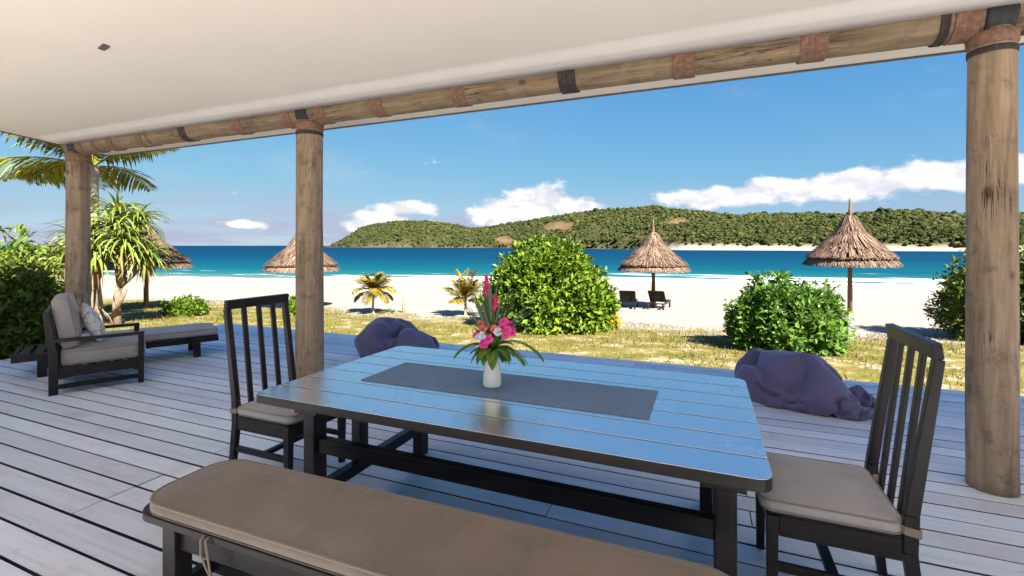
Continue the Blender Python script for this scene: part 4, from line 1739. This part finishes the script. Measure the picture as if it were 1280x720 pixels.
# ================================================================ beach umbrellas
def build_umbrella(rad=1.40, rim=1.62, peak=3.20, seed=0):
    r = np.random.default_rng(40 + seed)
    t = thing('beach_umbrella', '', 'umbrella', (0, 0, 0), 0, 'thatched umbrellas on the beach')
    MB().tube([(0, 0, -0.3), (0.01, 0, 1.2), (0, 0, 2.9)], [0.085, 0.075, 0.06], 12).build('pole', 'umbrella_pole_wood', t, smooth=True)
    # concave thatch profile: radius as a function of height
    zs = [rim, rim + 0.24, rim + 0.52, rim + 0.84, rim + 1.14, rim + 1.38, peak - 0.05]
    rs = [rad, rad * 0.80, rad * 0.555, rad * 0.335, rad * 0.175, rad * 0.095, rad * 0.045]
    prof = lambda z: float(np.interp(z, zs, rs))

    def tier(z0, z1, lift, nst):
        V, F = [], []
        seg = 40
        lv = 6
        for j in range(lv + 1):
            z = z0 + (z1 - z0) * j / lv
            for k in range(seg):
                a = 2 * PI * k / seg
                rr = prof(z) + lift * (1 - j / lv)
                V.append((rr * math.cos(a), rr * math.sin(a), z - lift * 0.4 * (1 - j / lv)))
        for j in range(lv):
            for k in range(seg):
                k2 = (k + 1) % seg
                F.append((j * seg + k, j * seg + k2, (j + 1) * seg + k2, (j + 1) * seg + k))
        # loose straws lying down the slope, hanging past the tier's edge
        for i in range(nst):
            a = r.uniform(0, 2 * PI)
            low = r.random() < 0.45
            zt = z0 + (z1 - z0) * r.uniform(0.15, 1.0) if not low else z0 + (z1 - z0) * r.uniform(0.05, 0.4)
            ln = r.uniform(0.30, 0.55)
            zb = max(zt - ln * 0.62, z0 - r.uniform(0.02, 0.10))
            ra = prof(zt) + lift * 0.6 + r.uniform(0.004, 0.025)
            rb = prof(max(zb, z0)) + lift + r.uniform(0.01, 0.05)
            if zb < z0:
                rb += (z0 - zb) * 0.25
            da = r.normal(0, 0.03)
            w = r.uniform(0.010, 0.028)
            ca, sa = math.cos(a), math.sin(a)
            cb, sb = math.cos(a + da), math.sin(a + da)
            b = len(V)
            V += [(ra * ca - sa * w, ra * sa + ca * w, zt), (ra * ca + sa * w, ra * sa - ca * w, zt),
                  (rb * cb + sb * w * 0.6, rb * sb - cb * w * 0.6, zb), (rb * cb - sb * w * 0.6, rb * sb + cb * w * 0.6, zb)]
            F.append((b, b + 1, b + 2, b + 3))
        o = link('thatch_tier', np_mesh('thatch_tier', np.array(V), np.array(F)), 'thatch_straw', t)
        return o
    tier(rim, rim + 0.50, 0.03, 1500)
    tier(rim + 0.24, rim + 0.92, 0.22, 1700)
    tier(rim + 0.80, peak - 0.05, 0.13, 900)
    MB().lathe([(0.075, peak - 0.22), (0.06, peak - 0.05), (0.045, peak + 0.18), (0.03, peak + 0.42), (0.012, peak + 0.50)], 12,
               lambda a, z: 1 + 0.15 * math.sin(3 * a + z * 9)).build('peak', 'umbrella_pole_wood', t, smooth=True)
    # spokes and ring under the thatch
    for k in range(8):
        a = k * PI / 4 + 0.2
        MB().tube([(0.05 * math.cos(a), 0.05 * math.sin(a), rim + 0.80), (rad * 0.93 * math.cos(a), rad * 0.93 * math.sin(a), rim + 0.03)], 0.022, 6).build('spoke', 'umbrella_pole_wood', t)
    return t


um0 = build_umbrella()
spots = [(-2.05, 20.3, 1.0, 'thatched beach umbrella shading two loungers beside the big leafy bush', 0.0),
         (4.94, 21.0, 1.04, 'thatched beach umbrella behind the round bush, nearest the thick cracked post', 1.1),
         (-14.7, 13.9, 0.97, 'thatched beach umbrella behind the post with the black strap', 2.3),
         (-19.9, 11.3, 1.03, 'thatched beach umbrella behind the screw pine', 3.7)]
for i, (x, y, s, lab, a) in enumerate(spots):
    o = um0 if i == 0 else copy_tree(um0)
    o.location = (x, y, gz(x, y) - 0.02)
    o.rotation_euler = (0, 0, a)
    o.scale = (s, s, s * (1.12 if i == 1 else 1.0))
    o['label'] = lab


# two low beach chairs under the umbrella
def build_beach_chair():
    t = thing('beach_lounger', '', 'lounger', (0, 0, 0), 0, 'loungers under the beach umbrella')
    W = 'dark_stained_wood'
    for s in (-1, 1):
        MB().box(-0.85, 0.85, s * 0.30 - 0.025, s * 0.30 + 0.025, 0.20, 0.27).build('side_rail', W, t)
        for x in (-0.7, 0.7):
            MB().box(x - 0.035, x + 0.035, s * 0.30 - 0.03, s * 0.30 + 0.03, -0.03, 0.199).build('leg', W, t)
        MB().bar((-0.15, s * 0.30, 0.29), (-0.62, s * 0.30, 0.74), 0.04, 0.05).build('back_rail', W, t)
    for k in range(7):
        f = k / 6
        MB().bar((-0.17 - 0.43 * f, -0.275, 0.32 + 0.41 * f), (-0.17 - 0.43 * f, 0.275, 0.32 + 0.41 * f), 0.085, 0.018, side=(-0.72, 0, 0.69)).build('back_slat', W, t)
    for k in range(9):
        x = -0.08 + k * 0.108
        MB().box(x - 0.045, x + 0.045, -0.29, 0.29, 0.271, 0.288).build('seat_slat', W, t)
    MB().box(-0.56, -0.50, -0.27, 0.27, 0.22, 0.26).build('cross_rail', W, t)
    return t


bc = build_beach_chair()
for i, (x, y, a, lab) in enumerate([(-2.98, 19.75, 94, 'dark slatted beach lounger beside the umbrella pole, on the leafy bush side'),
                                    (-1.80, 20.1, 84, 'dark slatted beach lounger beside the umbrella pole, on the open sand side')]):
    o = bc if i == 0 else copy_tree(bc)
    o.location = (x, y, gz(x, y))
    o.rotation_euler = (0, 0, R(a))
    o['label'] = lab


# ================================================================ vegetation
def leaf_quads(P, Nn, size, rnd, droop=0.2, aspect=0.42):
    """P (n,3) leaf bases, Nn (n,3) outward normals -> folded rhombic leaves (2 tris each)"""
    n = len(P)
    d = Nn + rnd.normal(0, 0.65, (n, 3))
    d[:, 2] -= droop
    d /= np.linalg.norm(d, axis=1, keepdims=True) + 1e-9
    ref = rnd.normal(0, 1, (n, 3))
    s = np.cross(d, ref)
    s /= np.linalg.norm(s, axis=1, keepdims=True) + 1e-9
    # let the blade face outward/upward
    up = Nn + np.array([0, 0, 0.6])
    s2 = np.cross(d, up)
    l2 = np.linalg.norm(s2, axis=1, keepdims=True)
    s = np.where(l2 > 0.2, s2 / (l2 + 1e-9) * 0.75 + s * 0.45, s)
    s /= np.linalg.norm(s, axis=1, keepdims=True) + 1e-9
    nr = np.cross(s, d)
    L = size * rnd.uniform(0.65, 1.3, (n, 1))
    W = L * aspect
    b = P
    tip = P + d * L - nr * L * 0.10
    mid = P + d * L * 0.55
    l = mid - s * W * 0.5 + nr * W * 0.14
    rr = mid + s * W * 0.5 + nr * W * 0.14
    V = np.stack([b, l, tip, rr], 1).reshape(-1, 3)
    k = np.arange(n)[:, None] * 4
    F = np.concatenate([k + np.array([[0, 2, 1]]), k + np.array([[0, 3, 2]])], 0)
    return V, F


def build_bush(name, label, loc, rx, ry, h, nclump, per, leaf, mat, seed, lobes=14, group=None, gap=0.0, low=0.02, aspect=0.42, cat='bush'):
    r = np.random.default_rng(seed)
    x0, y0 = loc
    t = thing(name, label, cat, (x0, y0, gz(x0, y0)), 0, group)
    # lobes spread through the crown
    cs, rs = [], []
    for i in range(lobes):
        a = i * 2.4 + r.uniform(-0.4, 0.4)
        q = math.sqrt((i + 0.5) / lobes)
        k = 0.66 * q
        lz = h * (0.62 - 0.30 * q ** 2 + r.uniform(-0.08, 0.10))
        rad = r.uniform(0.24, 0.46)
        cs.append((rx * k * math.cos(a), ry * k * math.sin(a), lz))
        rs.append((rx * rad, ry * rad, h * rad * r.uniform(0.75, 0.95)))
    for i in range(lobes // 2):                         # skirt lobes near the ground
        a = i * 2 * PI / (lobes // 2) + r.uniform(-0.3, 0.3)
        cs.append((rx * 0.66 * math.cos(a), ry * 0.66 * math.sin(a), h * 0.24))
        rs.append((rx * 0.33, ry * 0.33, h * 0.26))
    cs, rs = np.array(cs), np.array(rs)
    n = nclump * 3
    li = r.integers(0, len(cs), n)
    d = r.normal(0, 1, (n, 3))
    d /= np.linalg.norm(d, axis=1, keepdims=True)
    sh = r.uniform(0.72, 1.06, (n, 1))
    sh = np.where(r.random((n, 1)) < 0.04, r.uniform(1.05, 1.22, (n, 1)), sh)      # stray shoots
    P = cs[li] + d * rs[li] * sh
    inside = np.zeros(n, bool)
    for c, q in zip(cs, rs):
        e = (((P - c) / q) ** 2).sum(1)
        inside |= e < 0.45
    ok = (~inside) & (P[:, 2] > low) & (P[:, 2] < h * 1.05)
    hole = np.array([mnoise.noise(Vector(p) * (2.2 / max(rx, 0.6)) + Vector((seed, 0, 0))) for p in P])
    ok &= hole > (-0.55 + gap)
    P, d = P[ok][:nclump], d[ok][:nclump]
    d[:, 2] += 0.35
    PP = np.repeat(P, per, 0) + r.normal(0, leaf * 0.35, (len(P) * per, 3))
    DD = np.repeat(d, per, 0)
    V, F = leaf_quads(PP, DD, leaf, r, aspect=aspect)
    # shaded leaves deeper in the crown
    m = int(nclump * per * 0.55)
    li = r.integers(0, len(cs), m)
    d2 = r.normal(0, 1, (m, 3))
    d2 /= np.linalg.norm(d2, axis=1, keepdims=True)
    P2 = cs[li] + d2 * rs[li] * r.uniform(0.15, 0.78, (m, 1)) ** 0.7
    P2 = P2[P2[:, 2] > low]
    V2, F2 = leaf_quads(P2, r.normal(0, 1, P2.shape), leaf * 1.45, r, aspect=0.6)
    F = np.concatenate([F, F2 + len(V)], 0)
    V = np.concatenate([V, V2], 0)
    V[:, 2] = np.maximum(V[:, 2], 0.005)
    link('crown', np_mesh('crown', V, F), mat, t)
    # stems
    mb = MB()
    for i in range(0, len(cs), 2):
        c = cs[i]
        b = Vector((c[0] * 0.15 + r.uniform(-0.08, 0.08), c[1] * 0.15 + r.uniform(-0.08, 0.08), -0.08))
        m = Vector((c[0] * 0.5, c[1] * 0.5, c[2] * 0.55))
        mb.tube([b, m, Vector(c), Vector(c) + Vector((c[0], c[1], c[2])) * 0.18], [0.035 * rx, 0.026 * rx, 0.016 * rx, 0.006], 6)
    mb.build('trunk', 'bark', t, smooth=True)
    return t


build_bush('sea_lettuce_bush', 'big leafy light green bush standing on the lawn behind the flower vase', (-4.0, 12.1), 1.80, 1.6, 2.50, 2500, 6, 0.165, 'leaf_big_bush', 21, lobes=17, aspect=0.48)
build_bush('round_bush', 'low rounded dense green bush behind the slumped bean bag', (1.40, 10.75), 1.03, 1.0, 1.42, 1700, 6, 0.125, 'leaf_round_bush', 22, lobes=15, aspect=0.5)
build_bush('sea_lettuce_bush', 'loose green bush on the sand behind the thick cracked post', (6.75, 14.6), 1.65, 1.5, 2.45, 1700, 6, 0.125, 'leaf_dark_bush', 23, lobes=16, gap=0.12)
build_bush('hedge_bush', 'tall loose green and brown bush against the deck beside the armchair', (-10.95, 4.15), 0.75, 0.85, 1.95, 900, 6, 0.12, 'leaf_dark_bush', 24, lobes=15, gap=0.22)
build_bush('hedge_bush', 'upper leafy bright green bush rising behind the armchair side hedge', (-12.3, 4.5), 1.0, 0.9, 2.25, 1000, 6, 0.14, 'leaf_big_bush', 25, lobes=12, gap=0.1)
build_bush('croton_shrub', 'small bright yellow shrub at the foot of the big leafy bush', (-2.55, 12.6), 0.42, 0.42, 0.85, 260, 6, 0.09, 'leaf_yellow', 26, lobes=8, cat='shrub')
build_bush('beach_shrub', 'low yellow green shrub on the sand between slatted chair and beach', (-12.6, 11.9), 0.6, 0.5, 0.75, 300, 6, 0.11, 'leaf_big_bush', 27, lobes=8, cat='shrub')
build_bush('beach_shrub', 'low leafy green shrub growing beside the screw pine trunk', (-15.6, 10.0), 0.8, 0.6, 0.6, 260, 6, 0.12, 'leaf_big_bush', 28, lobes=8, gap=0.15, cat='shrub')


def frond_mesh(length, r, leaf, droop, n=40, wid=0.03, lift=0.75, hang=0.9):
    """a feather palm frond growing along +x"""
    mb = MB()
    d = Vector((1, 0, lift)).normalized()
    p = Vector((0, 0, 0))
    pts, rad = [p.copy()], [0.022 * length / 2]
    for i in range(n):
        t = (i + 1) / n
        d = (d + Vector((0, 0, -droop * (0.4 + t) * length / n))).normalized()
        p = p + d * length / n
        pts.append(p.copy())
        rad.append(0.022 * length / 2 * (1 - 0.85 * t))
        if t > 0.14:
            ll = leaf * (math.sin(min(1, t * 1.05) * PI * 0.86 + 0.25)) * r.uniform(0.85, 1.1)
            for s in (-1, 1):
                for _ in range(1):
                    dv = d * 0.75 + Vector((0, s, 0)) * 0.85 + Vector((0, 0, r.uniform(-0.25, 0.15)))
                    strip(mb, p, dv, max(0.05, ll), wid, hang * r.uniform(0.8, 1.3), n=3, fold=0.15)
    mb.tube(pts, rad, 5)
    return mb.mesh('frond')


def build_palm(name, label, loc, trunk_h, frond_len, nfr, mat, seed, lean=(0, 0), leaf=0.5, wid=0.035, group=None, rad=0.1, el=(0.1, 1.5), droop=(0.35, 0.75), az=None):
    r = random.Random(seed)
    x, y = loc
    t = thing(name, label, 'palm', (x, y, gz(x, y)), 0, group)
    pts = []
    rd = []
    for i in range(9):
        k = i / 8
        pts.append((lean[0] * k * k, lean[1] * k * k, -0.1 + (trunk_h + 0.1) * k))
        rd.append(rad * (1.45 - 0.75 * min(1, k * 3)) if k < 0.34 else rad * (0.7 - 0.08 * k) + (0.0 if i % 2 else rad * 0.05))
    MB().tube(pts, rd, 12).build('trunk', 'palm_bark', t, smooth=True)
    top = Vector(pts[-1])
    meshes = []
    for k in range(5):
        me = frond_mesh(frond_len * r.uniform(0.85, 1.1), r, leaf, r.uniform(*droop) / frond_len * 1.6, lift=[0.1, 0.5, 0.9, 1.5, 2.4][k] * el[1] + el[0], wid=wid)
        me.materials.append(M[mat])
        meshes.append(me)
    for k in range(nfr):
        f = k / nfr
        me = meshes[min(4, int(f * 5))]
        o = link('frond', me, None, t)
        o.location = top + Vector((0, 0, -0.05 + 0.06 * f))
        a = k * 2.39996 + r.uniform(-0.2, 0.2) if az is None else az[k % len(az)]
        o.rotation_euler = (r.uniform(-0.2, 0.2), 0, a)
    return t


build_palm('coconut_palm', 'coconut palm with yellowing fronds standing behind the corner post', (-15.65, 7.55), 4.35, 2.5, 24, 'leaf_palm', 5, rad=0.19, leaf=0.92, wid=0.065,
           az=[R(q) for q in (205, 150, 250, 185, 120, 290, 225, 95, 170, 330, 240, 200, 60, 270, 160)])
build_palm('young_palm', 'small golden young palm on the sand between log post and first bean bag', (-11.1, 13.7), 0.80, 0.85, 22, 'leaf_young_palm', 6, rad=0.06, leaf=0.36, wid=0.045, droop=(0.8, 1.3), lean=(0.05, 0))
build_palm('young_palm', 'small golden young palm beside the big leafy bush', (-7.6, 14.2), 0.55, 1.0, 20, 'leaf_young_palm', 7, rad=0.06, leaf=0.36, wid=0.045)


def build_pandanus():
    r = random.Random(31)
    x, y = -14.95, 7.25
    t = thing('screw_pine', 'screw pine with drooping strap leaves beside the corner post', 'tree', (x, y, gz(x, y)))
    k = [0]
    trunk = MB()
    rt = Vector((0.924, 0.383, 0))
    fw = Vector((-0.383, 0.924, 0))

    def P(a, b, z):
        return rt * a + fw * b + Vector((0, 0, z))
    heads = [(P(-0.05, 0, 2.35), 1.0), (P(0.42, 0.1, 2.55), 1.05), (P(0.85, -0.1, 2.15), 0.95), (P(-0.55, 0.2, 2.15), 0.95),
             (P(0.2, 0.5, 2.95), 1.0), (P(1.1, 0.3, 1.75), 0.85), (P(-0.85, -0.2, 1.7), 0.85), (P(0.35, -0.4, 1.85), 0.95), (P(-0.3, -0.4, 1.75), 0.9), (P(0.75, 0.5, 2.7), 0.9)]
    b1, b2 = P(0.0, 0, -0.15), P(0.55, 0.1, -0.15)
    f1, f2 = P(0.02, 0, 1.15), P(0.62, 0.05, 1.1)
    trunk.tube([b1, P(-0.02, 0, 0.6), f1], [0.13, 0.10, 0.09], 10)
    trunk.tube([b2, P(0.48, 0.1, 0.55), f2], [0.11, 0.085, 0.08], 10)
    # broken limb leaning off the second stem
    trunk.tube([P(0.5, 0, 0.25), P(0.8, -0.15, 0.62), P(1.0, -0.2, 0.95)], [0.06, 0.05, 0.04], 8)
    for (h, s) in heads:
        f = f1 if h.dot(rt) < 0.4 else f2
        trunk.tube([f - Vector((0, 0, 0.08)), (f + h) / 2 + Vector((0, 0, -0.12)), h], [0.075, 0.06, 0.05], 8)
    # prop roots
    for a in range(7):
        q = a * 0.9
        trunk.tube([b1 + Vector((0, 0, 0.75)), b1 + Vector((math.cos(q) * 0.3, math.sin(q) * 0.3, 0.35)), b1 + Vector((math.cos(q) * 0.42, math.sin(q) * 0.42, 0.0))], [0.02, 0.02, 0.018], 5)
    trunk.build('trunk', 'bark', t, smooth=True)
    for (h, s) in heads:
        mb = MB()
        for i in range(64):
            f = i / 64
            a = i * 2.39996
            e = -0.1 + 2.6 * f
            dv = (math.cos(a), math.sin(a), e)
            strip(mb, h + Vector((0, 0, 0.10 * f)), dv, s * r.uniform(0.8, 1.15), 0.070 * r.uniform(0.8, 1.15), r.uniform(1.3, 3.0), n=7, fold=0.22, taper=0.25)
        mb.build('leaf_head', 'leaf_pandanus', t)
        md = MB()
        for i in range(12):
            a = i * 2.4 + 0.5
            strip(md, h + Vector((0, 0, -0.08)), (math.cos(a) * 0.7, math.sin(a) * 0.7, -0.35), s * r.uniform(0.6, 0.95), 0.05, 5.0, n=5, fold=0.2, taper=0.25)
        md.build('dead_leaf_skirt', 'leaf_dead', t)


build_pandanus()


def build_small_things():
    # stake in the sand
    x, y = -10.2, 14.3
    o = MB().tube([(0, 0, -0.25), (0.01, 0, 0.3), (0.0, 0.01, 0.55)], [0.07, 0.066, 0.06], 10).build('stake', 'post_log', smooth=True, loc=(x, y, gz(x, y)))
    tag(o, 'short wooden stake in the sand beside the golden young palm', 'stake')
    # leafy sprigs
    for i, (x, y, lab, hgt) in enumerate([(-10.75, 14.1, 'tiny green seedling in the sand beside the wooden stake', 0.25), (-10.4, 13.9, 'tiny twin leaf seedling in the sand before the wooden stake', 0.22),
                                          (-13.4, 9.8, 'low strappy seedling in the lawn behind the sun lounger', 0.5)]):
        mb = MB()
        r = random.Random(60 + i)
        for k in range(9):
            a = k * 2.4
            strip(mb, (0, 0, -0.01), (math.cos(a) * 0.7, math.sin(a) * 0.7, 1), hgt * r.uniform(0.7, 1.2), 0.05, 2.2, n=5)
        o = mb.build('seedling', 'leaf_big_bush', loc=(x, y, gz(x, y)))
        tag(o, lab, 'plant')
    # rock by the water
    x, y = 11.6, 31.0
    mb = MB()
    n, m = 18, 10
    vs, fs = [], []
    for j in range(m + 1):
        for i in range(n):
            a, b = 2 * PI * i / n, -PI / 2 + PI * j / m
            d = Vector((math.cos(a) * math.cos(b), math.sin(a) * math.cos(b), math.sin(b)))
            s = 1 + 0.35 * mnoise.noise(d * 1.7)
            vs.append((d.x * 0.42 * s, d.y * 0.35 * s, d.z * 0.40 * s + 0.16))
    for j in range(m):
        for i in range(n):
            fs.append((j * n + i, j * n + (i + 1) % n, (j + 1) * n + (i + 1) % n, (j + 1) * n + i))
    mb.add(vs, fs)
    o = mb.build('rock', 'rock', loc=(x, y, gz(x, y)))
    tag(o, 'dark rock on the sand near the water', 'rock')
    # weathered trunk at the hedge by the deck edge
    x, y = -9.95, 2.86
    o = MB().tube([(0, 0, -0.1), (0.01, 0, 1.0), (0.0, 0.02, 1.95)], [0.06, 0.055, 0.05], 10).build('garden_post', 'post_log', smooth=True, loc=(x, y, gz(x, y)))
    tag(o, 'slim upright garden post beside the hedge at the deck edge', 'post')


build_small_things()


def build_grass():
    r = np.random.default_rng(77)
    n = 52000
    X = r.uniform(-24, 9, n)
    Y = 6.35 + (r.random(n) ** 1.1) * 8.6
    dens = fbm2(X * 0.9 + 5, Y * 0.9, 4)
    edge = Y + (fbm2(X * 0.35, Y * 0.35, 3) - 0.45) * 5
    keep = (r.random(n) < np.clip((dens - 0.34) * 4.5, 0.04, 1)) & (edge < 14.0)
    X, Y = X[keep], Y[keep]
    n = len(X)
    Z = ground_h(X, Y)
    a = r.uniform(0, 2 * PI, n)
    h = r.uniform(0.025, 0.085, n) * np.where(r.random(n) < 0.06, 1.8, 1)
    w = r.uniform(0.006, 0.014, n)
    ln = r.uniform(0.2, 1.1, n) * h
    la = r.uniform(0, 2 * PI, n)
    dx, dy = np.cos(a) * w, np.sin(a) * w
    V = np.stack([np.stack([X - dx, Y - dy, Z - 0.005], 1), np.stack([X + dx, Y + dy, Z - 0.005], 1),
                  np.stack([X + np.cos(la) * ln, Y + np.sin(la) * ln, Z + h], 1)], 1).reshape(-1, 3)
    F = np.arange(n * 3).reshape(n, 3)
    o = link('grass', np_mesh('grass', V, F), 'grass_blades')
    o['label'] = 'short dry yellow green grass between the deck and the sand'
    o['category'] = 'grass'
    stuff(o)


build_grass()
